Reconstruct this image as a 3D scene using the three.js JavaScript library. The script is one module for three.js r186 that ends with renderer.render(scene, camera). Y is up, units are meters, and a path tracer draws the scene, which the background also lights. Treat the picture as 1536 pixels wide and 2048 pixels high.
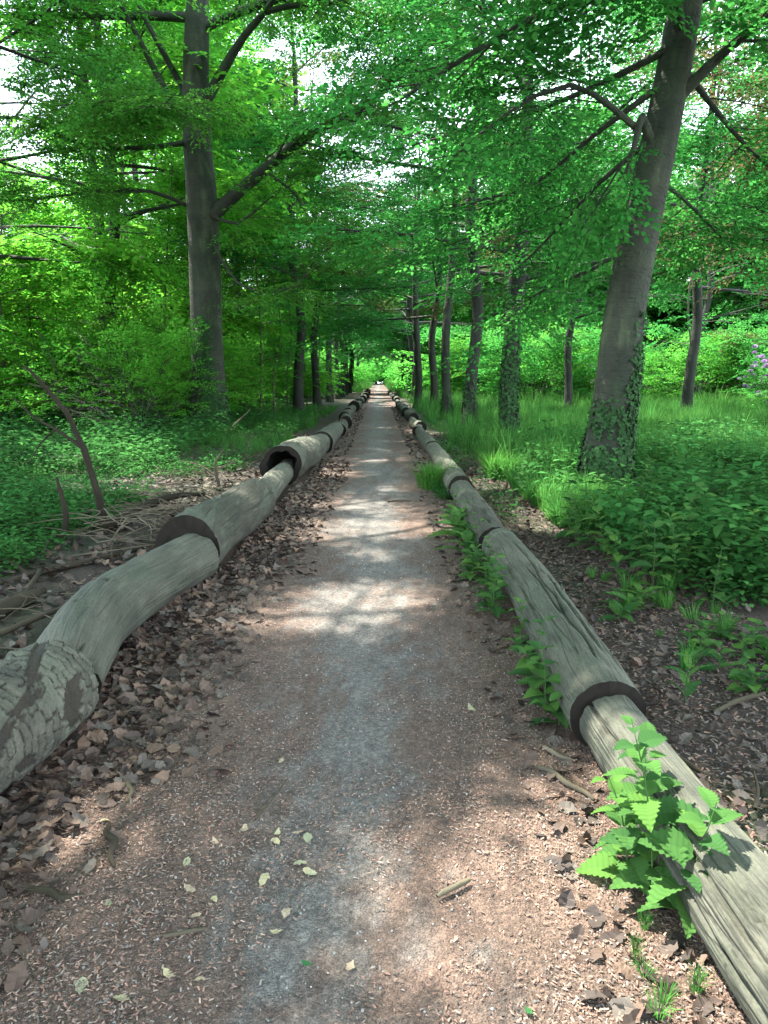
import * as THREE from 'three';
import { mergeGeometries } from 'three/addons/utils/BufferGeometryUtils.js';

// ---------------------------------------------------------------- camera, sky, sun, exposure
const scene = new THREE.Scene();
const camera = new THREE.PerspectiveCamera(69.4, 0.75, 0.05, 900);
camera.rotation.order = 'YXZ';
camera.position.set(0, 1.6, 0);
camera.rotation.set(-10.3 * Math.PI / 180, -0.43 * Math.PI / 180, 0);
const renderer = new THREE.WebGLRenderer();
renderer.toneMapping = THREE.LinearToneMapping;
renderer.toneMappingExposure = 5.5;
renderer.shadowMap.enabled = true;
const SUN = new THREE.Vector3(-0.42, 1.0, -0.35).normalize();
const sun = new THREE.DirectionalLight(new THREE.Color(1.0, 0.93, 0.82), 5);
sun.position.copy(SUN).multiplyScalar(120); sun.target.position.set(0, 0, -30);
sun.position.add(sun.target.position);
sun.castShadow = true; sun.shadow.mapSize.set(4096, 4096);
Object.assign(sun.shadow.camera, { left: -60, right: 60, top: 60, bottom: -60, near: 1, far: 300 });
scene.add(sun, sun.target);

// seeded random numbers and noise
function rngOf(seed) { let s = seed >>> 0; return () => { s = (s + 0x6d2b79f5) | 0; let t = Math.imul(s ^ (s >>> 15), 1 | s); t = (t + Math.imul(t ^ (t >>> 7), 61 | t)) ^ t; return ((t ^ (t >>> 14)) >>> 0) / 4294967296; }; }
const hash2 = (x, y) => { let h = Math.imul(x | 0, 374761393) + Math.imul(y | 0, 668265263); h = Math.imul(h ^ (h >>> 13), 1274126177); return ((h ^ (h >>> 16)) >>> 0) / 4294967296; };
const sm = (t) => t * t * (3 - 2 * t), lerp = (a, b, t) => a + (b - a) * t, clamp = (x, a, b) => Math.min(b, Math.max(a, x));
const sstep = (a, b, x) => sm(clamp((x - a) / (b - a), 0, 1));
const md = (x, p) => p ? ((x % p) + p) % p : x;
function vn(x, y, px = 0, py = 0) {
  const ix = Math.floor(x), iy = Math.floor(y), fx = sm(x - ix), fy = sm(y - iy);
  const a = hash2(md(ix, px), md(iy, py)), b = hash2(md(ix + 1, px), md(iy, py)), c = hash2(md(ix, px), md(iy + 1, py)), d = hash2(md(ix + 1, px), md(iy + 1, py));
  return lerp(lerp(a, b, fx), lerp(c, d, fx), fy);
}
function fbm(x, y, o = 4, px = 0, py = 0) { let s = 0, a = 0.5, n = 0; for (let i = 0; i < o; i++) { s += a * vn(x + i * 17.3 * (px ? 0 : 1), y + i * 9.1 * (py ? 0 : 1), px, py); n += a; a *= 0.5; x *= 2; y *= 2; px *= 2; py *= 2; } return s / n; }

// the sky: bright early-summer air with thin broken cloud, the same all round
{
  const W = 512, H = 256, d = new Float32Array(W * H * 4);
  for (let j = 0; j < H; j++) for (let i = 0; i < W; i++) {
    const up = Math.max(0, ((j + 0.5) / H - 0.5) * 2), c = sstep(0.42, 0.68, fbm(i / 512 * 10, j / 256 * 7, 5, 10, 0));
    const k = Math.pow(1 - up, 3);
    const blue = [lerp(0.6, 0.92, k), lerp(0.76, 1.0, k), lerp(1.0, 1.06, k)];
    const o = (j * W + i) * 4;
    for (let q = 0; q < 3; q++) d[o + q] = lerp(blue[q], [1.35, 1.4, 1.48][q], c * 0.7) * 1.2;
    d[o + 3] = 1;
  }
  const t = new THREE.DataTexture(d, W, H, THREE.RGBAFormat, THREE.FloatType);
  t.mapping = THREE.EquirectangularReflectionMapping; t.magFilter = THREE.LinearFilter; t.needsUpdate = true;
  scene.background = t; scene.environment = t;
}

// ---------------------------------------------------------------- helpers
const V = (x, y, z) => new THREE.Vector3(x, y, z);
const taken = new Map();
function numbered(name) { const n = taken.get(name) || 0; taken.set(name, n + 1); return n ? name + '_' + String(n).padStart(3, '0') : name; }
function thing(name, label, category, group, at = [0, 0, 0]) {
  const g = new THREE.Group(); g.name = numbered(name); g.position.set(...at);
  g.userData = { label, category }; if (group) g.userData.group = group; scene.add(g); return g;
}
function shade(m) { m.castShadow = true; m.receiveShadow = true; return m; }
function part(name, geo, mat, parent, kind) { const m = shade(new THREE.Mesh(geo, mat)); m.name = name; if (kind) m.userData.kind = kind; parent.add(m); return m; }
function single(name, geo, mat, label, category, group) { const m = shade(new THREE.Mesh(geo, mat)); m.name = numbered(name); m.userData = { label, category }; if (group) m.userData.group = group; scene.add(m); return m; }
function struct(name, geo, mat) { const m = shade(new THREE.Mesh(geo, mat)); m.name = name; m.userData.kind = 'structure'; scene.add(m); return m; }
function stuff(name, geo, mat, list, label, category, parent) {   // list of [Matrix4, r, g, b]
  const m = shade(new THREE.InstancedMesh(geo, mat, list.length)); m.name = parent ? name : numbered(name);
  const c = new THREE.Color();
  list.forEach((e, i) => { m.setMatrixAt(i, e[0]); m.setColorAt(i, c.setRGB(e[1], e[2], e[3])); });
  m.userData.kind = 'stuff'; if (label) { m.userData.label = label; m.userData.category = category; }
  (parent || scene).add(m); return m;
}
class Tri {   // loose triangles with colours
  constructor() { this.p = []; this.c = []; }
  t(a, b, c, col) { for (const v of [a, b, c]) { this.p.push(v.x, v.y, v.z); this.c.push(...col); } }
  geo() {
    const g = new THREE.BufferGeometry();
    g.setAttribute('position', new THREE.Float32BufferAttribute(this.p, 3)); g.setAttribute('color', new THREE.Float32BufferAttribute(this.c, 3));
    g.setAttribute('uv', new THREE.Float32BufferAttribute(new Float32Array(this.p.length / 3 * 2), 2));
    g.computeVertexNormals(); return g;
  }
}
// a round body swept along points [x, y, z, radius]; add(a, s, t) is metres added to the radius
function sweep(pts, radial, along, o = {}) {
  const curve = new THREE.CatmullRomCurve3(pts.map((p) => V(p[0], p[1], p[2])), false, 'centripetal');
  const n = pts.length - 1, P = [], T = [], R = [], S = [];
  let s = 0;
  for (let i = 0; i <= along; i++) {
    const t = i / along, q = curve.getPoint(t), k = Math.min(n - 1, Math.floor(t * n)), f = t * n - k;
    if (i) s += q.distanceTo(P[i - 1]);
    P.push(q); T.push(curve.getTangent(t)); S.push(s); R.push(lerp(pts[k][3], pts[k + 1][3], sm(f)));
  }
  let N = Math.abs(T[0].y) > 0.8 ? V(1, 0, 0) : V(0, 1, 0);
  const pos = [], uv = [], col = [], idx = [], w = radial + 1;
  const circ = Math.max(1, Math.round(2 * Math.PI * Math.max(...R)));
  for (let i = 0; i <= along; i++) {
    N.addScaledVector(T[i], -N.dot(T[i])).normalize();
    const B = T[i].clone().cross(N);
    for (let j = 0; j <= radial; j++) {
      const a = (j % radial) / radial * Math.PI * 2, r = R[i] + (o.add ? o.add(a, S[i], i / along, R[i]) : 0);
      const v = P[i].clone().addScaledVector(N, Math.cos(a) * r).addScaledVector(B, Math.sin(a) * r);
      pos.push(v.x, v.y, v.z); uv.push(j / radial * circ, S[i]);
      const c = o.col ? o.col(a, S[i], i / along, v) : [1, 1, 1]; col.push(c[0], c[1], c[2]);
    }
  }
  for (let i = 0; i < along; i++) for (let j = 0; j < radial; j++) { const a = i * w + j, b = a + 1, c = a + w, d = c + 1; idx.push(a, c, b, b, c, d); }
  if (o.tip) { const c = pos.length / 3, e = P[along].clone().addScaledVector(T[along], R[along] * 0.5); pos.push(e.x, e.y, e.z); uv.push(0, s); col.push(...(o.col ? o.col(0, s, 1, e) : [1, 1, 1])); for (let j = 0; j < radial; j++) idx.push(along * w + j, c, along * w + j + 1); }
  const g = new THREE.BufferGeometry();
  g.setAttribute('position', new THREE.Float32BufferAttribute(pos, 3)); g.setAttribute('uv', new THREE.Float32BufferAttribute(uv, 2)); g.setAttribute('color', new THREE.Float32BufferAttribute(col, 3));
  g.setIndex(idx); g.computeVertexNormals();
  const nm = g.attributes.normal;
  for (let i = 0; i <= along; i++) { const a = i * w, b = a + radial, v = V(nm.getX(a) + nm.getX(b), nm.getY(a) + nm.getY(b), nm.getZ(a) + nm.getZ(b)).normalize(); nm.setXYZ(a, v.x, v.y, v.z); nm.setXYZ(b, v.x, v.y, v.z); }
  g.userData = {}; g.frames = { P, T, R, S };
  return g;
}
function tex(W, H, f, srgb = true) {
  const d = new Uint8Array(W * H * 4);
  for (let j = 0; j < H; j++) for (let i = 0; i < W; i++) { const c = f(i / W, j / H), o = (j * W + i) * 4; d[o] = clamp(c[0], 0, 1) * 255; d[o + 1] = clamp(c[1], 0, 1) * 255; d[o + 2] = clamp(c[2], 0, 1) * 255; d[o + 3] = 255; }
  const t = new THREE.DataTexture(d, W, H); t.wrapS = t.wrapT = THREE.RepeatWrapping; t.magFilter = THREE.LinearFilter; t.minFilter = THREE.LinearMipmapLinearFilter; if (srgb) t.colorSpace = THREE.SRGBColorSpace; t.needsUpdate = true; return t;
}

// ---------------------------------------------------------------- materials
const texBark = tex(512, 512, (u, v) => { const b = fbm(u * 5, v * 5, 5, 5, 5), l = fbm(u * 6, v * 60, 3, 6, 60), f = vn(u * 160, v * 160, 160, 160), k = 0.62 + 0.4 * b + 0.14 * (l - 0.5) + 0.12 * (f - 0.5); return [k, k * lerp(0.99, 1.02, b), k * 0.97]; });
const texBarkB = tex(512, 512, (u, v) => { const k = 0.5 * fbm(u * 8, v * 40, 4, 8, 40) + 0.5 * fbm(u * 30, v * 30, 3, 30, 30); return [k, k, k]; }, false);
const texWood = tex(1024, 512, (u, v) => { const g = fbm(u * 130, v * 5, 4, 130, 5), b = fbm(u * 8, v * 6, 4, 8, 6), f = vn(u * 300, v * 120, 300, 120), cu = u * 34 + 0.5 * Math.sin(v * 6.2832) + 0.25 * vn(u * 5, v * 12, 5, 12), ci = Math.floor(cu), cv = (v + hash2(ci % 34, 9)) % 1, check = Math.abs(cu - ci - 0.5) < 0.07 && hash2(ci % 34, 3) < 0.4 && cv < 0.25 + 0.5 * hash2(ci % 34, 5) ? 0.55 : 1, spot = vn(u * 70, v * 50, 70, 50) > 0.93 ? 0.72 : 1, k = (0.56 + 0.34 * g + 0.3 * b + 0.2 * (f - 0.5)) * check * spot; return [k, k, k * 0.97]; });
const texWoodB = tex(1024, 512, (u, v) => { const k = 0.75 * fbm(u * 130, v * 5, 4, 130, 5) + 0.25 * fbm(u * 40, v * 40, 3, 40, 40); return [k, k, k]; }, false);
const texSoil = tex(1024, 1024, (u, v) => { const f = vn(u * 330, v * 330, 330, 330), m = fbm(u * 70, v * 70, 4, 70, 70), q = vn(u * 140 + 0.5, v * 140, 140, 140), k = 0.36 + 0.42 * m + 0.34 * f + (q > 0.9 ? 0.18 : 0); return [k, k, k]; });
const texSoilB = tex(1024, 1024, (u, v) => { const k = 0.5 * vn(u * 220, v * 220, 220, 220) + 0.5 * fbm(u * 60, v * 60, 4, 60, 60); return [k, k, k]; }, false);
const matBark = new THREE.MeshStandardMaterial({ vertexColors: true, map: texBark, bumpMap: texBarkB, bumpScale: 0.02, roughness: 0.85 });
const matWood = new THREE.MeshStandardMaterial({ vertexColors: true, map: texWood, bumpMap: texWoodB, bumpScale: 0.011, roughness: 0.8 });
const matTwig = new THREE.MeshPhysicalMaterial({ vertexColors: true, roughness: 1, specularIntensity: 0.2 });
const matSoil = new THREE.MeshStandardMaterial({ vertexColors: true, map: texSoil, bumpMap: texSoilB, bumpScale: 0.012, roughness: 0.95 });
const leafOf = (transmission, roughness) => new THREE.MeshPhysicalMaterial({ vertexColors: true, transmission, thickness: 0, roughness, specularIntensity: 0, side: THREE.DoubleSide });
const matLeaf = leafOf(0.62, 1), matHerb = leafOf(0.5, 1), matDry = new THREE.MeshStandardMaterial({ vertexColors: true, roughness: 0.75, side: THREE.DoubleSide });
const matIvy = new THREE.MeshPhysicalMaterial({ vertexColors: true, roughness: 0.7, specularIntensity: 0.25, side: THREE.DoubleSide }), matPetal = leafOf(0.4, 1);
const matOldBark = new THREE.MeshStandardMaterial({ vertexColors: true, map: texBark, bumpMap: texSoilB, bumpScale: 0.008, roughness: 0.9 });

for (const m of [matBark, matWood, matTwig, matSoil, matDry, matOldBark]) m.color.setScalar(0.8);
matWood.color.setRGB(0.5, 0.53, 0.46); matOldBark.color.setRGB(0.58, 0.59, 0.54); matBark.color.setRGB(0.54, 0.6, 0.48);
// ---------------------------------------------------------------- where the sun comes through: gaps in the crowns, given by the ground they light
const GAPS = [
  [0.72, -1.85, 0.7, 0.66], [1.0, -2.3, 0.5, 0.45], [-1.05, -2.35, 0.2, 0.12],
  [-0.32, -5.45, 0.24, 0.12], [0.02, -5.35, 0.22, 0.17], [-0.85, -4.75, 0.22, 0.1], [-0.35, -4.75, 0.2, 0.06], [0.2, -4.8, 0.18, 0.08],
  [-0.6, -7.2, 0.2, 0.08], [0.0, -6.6, 0.22, 0.1], [0.3, -7.9, 0.3, 0.16], [-0.5, -8.0, 0.4, 0.16], [-0.35, -9.4, 0.35, 0.14], [0.25, -8.9, 0.2, 0.15],
  [-0.5, -12.3, 0.25, 0.12], [0.2, -10.6, 0.2, 0.12], [0, -14.5, 0.5, 0.12], [0.2, -18.8, 0.6, 0.16], [-0.2, -24, 0.6, 0.2], [0, -31, 0.7, 0.3], [0, -42, 0.8, 0.5], [0, -55, 0.9, 0.6],
  [2.6, -9.0, 0.5, 0.6], [1.9, -8.0, 0.25, 0.3], [1.7, -11.2, 0.3, 0.4], [2.7, -11.5, 0.5, 0.6], [1.6, -22, 0.6, 0.7],
  [-3.4, -11.5, 1.6, 1.3], [-5.5, -14, 1.5, 1.2], [-3.2, -20.5, 1.4, 1.2], [-7, -19, 1.3, 1.2], [-2.4, -9.3, 0.35, 0.4], [-1.45, -9.5, 0.2, 0.5], [-1.3, -13, 0.25, 1.2], [-1.6, -7.2, 0.2, 0.4],
  [7.5, -16, 1.2, 1.2], [5.5, -20, 0.9, 1.2],
  [17, -38, 9, 6, 4.5], [9, -40, 5, 7, 4.5], [12.5, -34, 6, 4, 5], [2.2, -46, 2, 5, 4], [-2, -52, 2, 4, 4], [-5.5, -36, 1.6, 4, 4], [-6, -46, 2, 5, 4], [4.5, -55, 3, 6, 4], [0, -63, 1.5, 3, 3], [13.5, -27, 2.2, 2, 2.5], [9, -24, 2, 2, 2], [22, -31, 5, 7, 4.5], [5, -27, 1, 2, 2], [5, -35, 1.5, 2.5, 3],
  [0, -82, 3, 4, 3], [0, -102, 6, 12, 4], [0, -135, 14, 18, 5], [0, -165, 18, 14, 5],
];
{ const r = rngOf(4242); for (let k = 0; k < 95; k++) { const z = -14 - r() * 38, x = -6.5 - r() * (-z * 0.62); GAPS.push([x, z, 0.9 + r() * 1.3, 0.9 + r() * 1.5, 5 + r() * 6]); } }
const inGap = (p) => { const x = p.x - SUN.x / SUN.y * p.y, z = p.z - SUN.z / SUN.y * p.y; for (const g of GAPS) { if (g[4] && p.y < g[4]) continue; const a = (x - g[0]) / (g[2] + 0.18), b = (z - g[1]) / (g[3] + 0.18); if (a * a + b * b < 1) return true; } return false; };

// ---------------------------------------------------------------- ground and path
const litterAt = (x, z) => fbm(x * 1.1 + 40, z * 0.8 + 11, 4);
function sheet(xs, zs, height, color, uvScale) {
  const pos = [], col = [], uv = [], idx = [], w = xs.length;
  for (const z of zs) for (const x of xs) { pos.push(x, height(x, z), z); col.push(...color(x, z)); uv.push(x * uvScale, z * uvScale); }
  for (let i = 0; i < zs.length - 1; i++) for (let j = 0; j < w - 1; j++) { const a = i * w + j, b = a + 1, c = a + w, d = c + 1; idx.push(a, b, c, b, d, c); }
  const g = new THREE.BufferGeometry();
  g.setAttribute('position', new THREE.Float32BufferAttribute(pos, 3)); g.setAttribute('color', new THREE.Float32BufferAttribute(col, 3)); g.setAttribute('uv', new THREE.Float32BufferAttribute(uv, 2));
  g.setIndex(idx); g.computeVertexNormals(); return g;
}
const steps = (a, b, near, grow) => { const r = [a]; let s = near; while (r[r.length - 1] > b) { r.push(Math.max(b, r[r.length - 1] - s)); s *= grow; } return r; };
const pathHeight = (x, z) => 0.012 * fbm(x * 3, z * 3, 3) + (z > -9 ? 0.012 * (fbm(x * 16, z * 16, 3) - 0.4) : 0) - 0.012 * Math.exp(-x * x / 0.3);
{
  const xs = []; for (let x = -1.62; x <= 1.281; x += 0.026) xs.push(x);
  const zs = steps(1.5, -190, 0.026, 1.012).reverse();
  const grey = (x, z) => { const c = Math.abs(x + 0.06 + 0.16 * (vn(z * 0.35, 3) - 0.5)); return sstep(0.26, 0.74, 0.8 - c * 1.05 + 0.85 * (fbm(x * 2.6, z * 1.3, 4) - 0.5) + 0.8 * (fbm(x * 17, z * 11, 4) - 0.5) - 0.2 * sstep(-4.2, -2.4, z)); };
  struct('path', sheet(xs, zs, (x, z) => 0.004 + pathHeight(x, z), (x, z) => {
    const k = grey(x, z), f = 0.8 + 0.4 * vn(x * 37, z * 37), r = fbm(x * 5 + 9, z * 4, 3);
    const br = [lerp(0.18, 0.26, r), lerp(0.125, 0.17, r), lerp(0.094, 0.128, r)];
    return [lerp(br[0], 0.262, k) * f, lerp(br[1], 0.25, k) * f, lerp(br[2], 0.228, k) * f];
  }, 1), matSoil);
}
{
  const xs = [], half = steps(0, -130, 0.14, 1.05); for (let i = half.length - 1; i > 0; i--) xs.push(half[i]); for (const h of half) xs.push(-h + 0);
  const zs = steps(30, -200, 0.6, 1.0); const zz = [...steps(30, 2, 2, 1).slice(0, -1), ...steps(2, -220, 0.14, 1.012)].reverse();
  struct('ground', sheet(xs, zz, (x, z) => (x > -1.75 && x < 1.45 ? -0.012 : -0.012 + 0.07 * fbm(x * 0.7, z * 0.7, 4) * sstep(1.4, 3.5, Math.abs(x))), (x, z) => {
    const n = fbm(x * 0.9, z * 0.9, 4), m = fbm(x * 6, z * 6, 3), green = sstep(0.42, 0.6, n + sstep(2.2, 6, Math.abs(x)) * 0.16 - 0.06) * 0.8;
    const f = 0.7 + 0.6 * m;
    return [lerp(0.1, 0.05, green) * f, lerp(0.07, 0.085, green) * f, lerp(0.05, 0.03, green) * f];
  }, 1), matSoil);
}

// ---------------------------------------------------------------- logs
const angd = (a, b) => { let d = a - b; d -= Math.PI * 2 * Math.round(d / (Math.PI * 2)); return d; };
const woodCol = (seed, green, pale) => (a, s, t, v) => {
  const b = fbm(Math.cos(a) * 1.2 + s * 1.4 + seed, Math.sin(a) * 1.2 + seed * 2 + s * 0.5, 4), m = fbm(Math.cos(a) * 5 + seed, s * 7 + Math.sin(a) * 5, 4), k = 0.72 + 0.55 * m;
  const g = sstep(0.38, 0.62, b) * green, p = pale * k;
  return [lerp(p, p * 0.72, g), lerp(p * 0.98, p * 0.86, g), lerp(p * 0.86, p * 0.66, g)];
};
function cutFace(fr, end, radial, add, o = {}) {   // sawn end: rings, saw marks; its shade is painted in as near black
  const i = end ? fr.P.length - 1 : 0, T = fr.T[i], rings = 9, p = [], c = [], idx = [], uv = [], w = radial + 1, s = fr.S[i];
  const inner = o.hollow || 0, out = end ? 1 : -1;
  for (let k = 0; k <= rings; k++) for (let j = 0; j <= radial; j++) {
    const a = (j % radial) / radial * 6.28318, R = fr.R[i] + (add ? add(a, s, end ? 1 : 0, fr.R[i]) : 0), f = lerp(inner * (1 + 0.5 * (fbm(Math.cos(a) * 2 + 5, Math.sin(a) * 2, 3) - 0.6)), 1, k / rings), r = R * f;
    const q = V(0, 0, 0).copy(fr.P[i]).addScaledVector(fr.N, Math.cos(a) * r).addScaledVector(fr.N.clone().cross(T).multiplyScalar(-1), Math.sin(a) * r).addScaledVector(T, out * 0.004 * (fbm(Math.cos(a) * r * 60, Math.sin(a) * r * 60, 3) - 0.5) * (k < rings ? 1 : 0));
    p.push(q.x, q.y, q.z); uv.push(q.x, q.y);
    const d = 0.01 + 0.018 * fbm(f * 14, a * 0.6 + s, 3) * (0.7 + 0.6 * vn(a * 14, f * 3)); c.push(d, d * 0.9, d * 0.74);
  }
  for (let k = 0; k < rings; k++) for (let j = 0; j < radial; j++) { const a = k * w + j, b = a + 1, d = a + w, e = d + 1; if (end) idx.push(a, d, b, b, d, e); else idx.push(a, b, d, b, e, d); }
  const g = new THREE.BufferGeometry(); g.setAttribute('position', new THREE.Float32BufferAttribute(p, 3)); g.setAttribute('color', new THREE.Float32BufferAttribute(c, 3)); g.setAttribute('uv', new THREE.Float32BufferAttribute(uv, 2)); g.setIndex(idx); g.computeVertexNormals(); return g;
}
function log(label, pts, o = {}) {
  const seed = o.seed || 1, rnd = rngOf(seed * 77 + 3), radial = o.radial || 40, along = o.along || 24;
  const cracks = []; for (let k = 0; k < (o.cracks || 0); k++) cracks.push({ a: (rnd() - 0.5) * 2.6 + (o.crackAt || 0), s0: rnd() * 0.9, l: 0.5 + rnd() * 1.6, d: 0.01 + rnd() * 0.016, w: 0.005 + rnd() * 0.003, f: rnd() * 9 });
  const knots = []; for (let k = 0; k < (o.knots ?? 2); k++) knots.push({ a: (rnd() - 0.5) * 3, s: rnd() * 2.5, r: 0.025 + rnd() * 0.03, h: 0.014 + rnd() * 0.02 });
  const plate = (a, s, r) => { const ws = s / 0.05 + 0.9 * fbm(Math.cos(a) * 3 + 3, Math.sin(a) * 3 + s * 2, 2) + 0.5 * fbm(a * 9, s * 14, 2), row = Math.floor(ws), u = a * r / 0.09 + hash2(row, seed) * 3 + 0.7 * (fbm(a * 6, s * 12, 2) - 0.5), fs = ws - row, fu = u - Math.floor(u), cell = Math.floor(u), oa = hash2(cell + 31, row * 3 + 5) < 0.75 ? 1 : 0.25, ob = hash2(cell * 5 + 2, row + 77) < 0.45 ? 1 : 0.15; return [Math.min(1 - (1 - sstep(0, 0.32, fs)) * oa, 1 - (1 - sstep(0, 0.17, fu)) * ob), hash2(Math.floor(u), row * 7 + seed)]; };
  const rem = (a, s) => sstep(0.54 - 0.05 * (o.remnant || 0), 0.555 - 0.05 * (o.remnant || 0), fbm(Math.cos(a) * 1.5 + seed * 1.7, Math.sin(a) * 1.5 + s * 1.3, 5));
  const add = (a, s, t, r) => {
    let d = (o.lump ?? 0.17) * r * (fbm(Math.cos(a) * 0.9 + seed * 3.1, Math.sin(a) * 0.9 + s * 0.9, 3) - 0.5) * 1.6 + 0.012 * (fbm(Math.cos(a) * 4 + s * 3, Math.sin(a) * 4 + seed + s * 5, 4) - 0.5);
    for (const c of cracks) { const e = sstep(c.s0, c.s0 + 0.25, s) * (1 - sstep(c.s0 + c.l, c.s0 + c.l + 0.25, s)); if (e > 0) { const q = angd(a, c.a + 0.22 * (vn(s * 2.5 + c.f, 1) - 0.5) + s * 0.05) * r; d -= c.d * e * Math.exp(-q * q / (c.w * c.w)); } }
    for (const k of knots) { const q = Math.hypot(angd(a, k.a) * r, s - k.s) / k.r; if (q < 2.5) d += k.h * Math.exp(-q * q) - k.h * 1.5 * Math.exp(-q * q * 6); }
    if (o.bark) {   // bark split into staggered plates
      const [e, id] = plate(a, s, r);
      const off = sstep(0.585, 0.6, fbm(Math.cos(a) * 3 + 8, s * 6 + Math.sin(a) * 3, 5));
      d += lerp((e - 1) * 0.014 + (id - 0.5) * 0.004, -0.014 + 0.006 * fbm(a * 14, s * 40, 3), off);
    }
    if (o.remnant) d += 0.007 * rem(a, s);
    if (o.ring) for (const q of o.ring) d += q[1] * Math.exp(-((s - q[0]) ** 2) / (q[2] * q[2]));
    if (o.torn && t < 0.1) d -= r * 0.55 * sstep(0.1, 0, t + 0.06 * vn(a * 9, 2)) * sstep(0.3, 0.5, fbm(Math.cos(a) * 2 + seed, Math.sin(a) * 2, 3) + 0.15 * Math.cos(a + 0.4)) * (0.6 + 0.8 * vn(a * 16, 7));
    return d;
  };
  const wc = woodCol(seed, o.green ?? 0.7, (o.pale ?? 0.27) * 0.76);
  const col = !o.bark ? (a, s, t, v) => { const c = wc(a, s, t, v); if (o.remnant) { const k = rem(a, s), q = 0.75 + 0.5 * fbm(a * 8, s * 16, 3); c[0] = lerp(c[0], 0.105 * q, k); c[1] = lerp(c[1], 0.1 * q, k); c[2] = lerp(c[2], 0.08 * q, k); } if (o.scrape) for (const q of o.scrape) { const k = Math.exp(-((s - q[0] - 0.12 * Math.cos(a)) ** 2) / (q[1] * q[1])) > 0.55 + 0.35 * fbm(a * 9, s * 30, 3) ? 1.7 : 1; c[0] *= k; c[1] *= k; c[2] *= k * 0.98; } return c; }
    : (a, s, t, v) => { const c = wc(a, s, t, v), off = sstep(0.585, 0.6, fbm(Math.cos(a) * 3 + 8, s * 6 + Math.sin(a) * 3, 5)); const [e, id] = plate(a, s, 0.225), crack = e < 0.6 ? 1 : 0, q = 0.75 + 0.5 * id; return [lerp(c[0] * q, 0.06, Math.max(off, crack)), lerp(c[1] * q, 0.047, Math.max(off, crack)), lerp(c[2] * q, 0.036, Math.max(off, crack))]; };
  const root = thing('log', label, 'log', o.group, [pts[0][0], 0, pts[0][2]]);
  const local = pts.map((p) => [p[0] - pts[0][0], p[1], p[2] - pts[0][2], p[3]]);
  const g = sweep(local, radial, along, { add, col }); g.frames.N = V(0, 1, 0);
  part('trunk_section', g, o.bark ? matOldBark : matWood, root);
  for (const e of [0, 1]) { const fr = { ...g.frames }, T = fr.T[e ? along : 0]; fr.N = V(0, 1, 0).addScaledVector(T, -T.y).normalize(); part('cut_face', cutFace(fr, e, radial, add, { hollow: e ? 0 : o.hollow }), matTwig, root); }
  if (o.hollow) { const h = g.frames.R[0] * o.hollow * 0.98, q = local[0], T = g.frames.T[0]; part('hollow', sweep([0, 0.5, 0.9, 1.1].map((d, i) => [q[0] + T.x * d, q[1] + T.y * d, q[2] + T.z * d, h * [1, 0.92, 0.6, 0.02][i]]), 32, 14, { add: (a, s) => 0.05 * (fbm(a * 3, s * 5, 3) - 0.5), col: (a, s) => { const k = 0.012 + 0.014 * fbm(a * 6, s * 9, 3); return [k, k * 0.8, k * 0.62]; } }), matWood, root); }  // inside coloured near black, the shade of the hollow painted in
  return root;
}
const LG = 'logs edging the left side of the path', RG = 'logs edging the right side of the path';
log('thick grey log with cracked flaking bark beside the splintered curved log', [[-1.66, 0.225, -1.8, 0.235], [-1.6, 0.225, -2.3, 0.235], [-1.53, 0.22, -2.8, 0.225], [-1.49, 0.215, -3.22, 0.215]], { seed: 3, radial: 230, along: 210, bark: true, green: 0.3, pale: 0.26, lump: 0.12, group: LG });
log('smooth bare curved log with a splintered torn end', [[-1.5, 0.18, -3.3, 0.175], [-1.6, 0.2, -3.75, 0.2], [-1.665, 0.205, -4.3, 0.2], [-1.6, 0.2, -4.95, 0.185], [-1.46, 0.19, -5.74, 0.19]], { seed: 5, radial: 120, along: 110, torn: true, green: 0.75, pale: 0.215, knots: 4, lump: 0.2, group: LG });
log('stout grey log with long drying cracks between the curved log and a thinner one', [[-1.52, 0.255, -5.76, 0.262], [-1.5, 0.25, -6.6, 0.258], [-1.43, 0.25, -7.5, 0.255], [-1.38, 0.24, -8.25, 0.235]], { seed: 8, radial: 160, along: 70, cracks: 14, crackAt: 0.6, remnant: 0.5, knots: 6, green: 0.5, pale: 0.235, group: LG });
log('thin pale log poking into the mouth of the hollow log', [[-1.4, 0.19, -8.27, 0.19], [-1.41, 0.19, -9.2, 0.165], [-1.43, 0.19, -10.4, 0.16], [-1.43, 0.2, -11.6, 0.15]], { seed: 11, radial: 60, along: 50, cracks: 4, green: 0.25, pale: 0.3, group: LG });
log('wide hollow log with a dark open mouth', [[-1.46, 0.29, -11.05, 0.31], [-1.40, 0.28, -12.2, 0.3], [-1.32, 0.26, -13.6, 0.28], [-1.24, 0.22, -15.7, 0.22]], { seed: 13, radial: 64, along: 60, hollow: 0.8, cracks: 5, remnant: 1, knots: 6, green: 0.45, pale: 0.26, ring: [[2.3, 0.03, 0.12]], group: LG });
const ORD = ['first', 'second', 'third', 'fourth', 'fifth', 'sixth', 'seventh', 'eighth', 'ninth', 'tenth', 'eleventh', 'twelfth', 'thirteenth', 'fourteenth', 'fifteenth', 'sixteenth', 'seventeenth', 'eighteenth', 'nineteenth', 'twentieth', 'twenty-first', 'twenty-second', 'twenty-third', 'twenty-fourth', 'twenty-fifth', 'twenty-sixth', 'twenty-seventh', 'twenty-eighth', 'twenty-ninth', 'thirtieth'];
let nth = 0;
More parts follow.
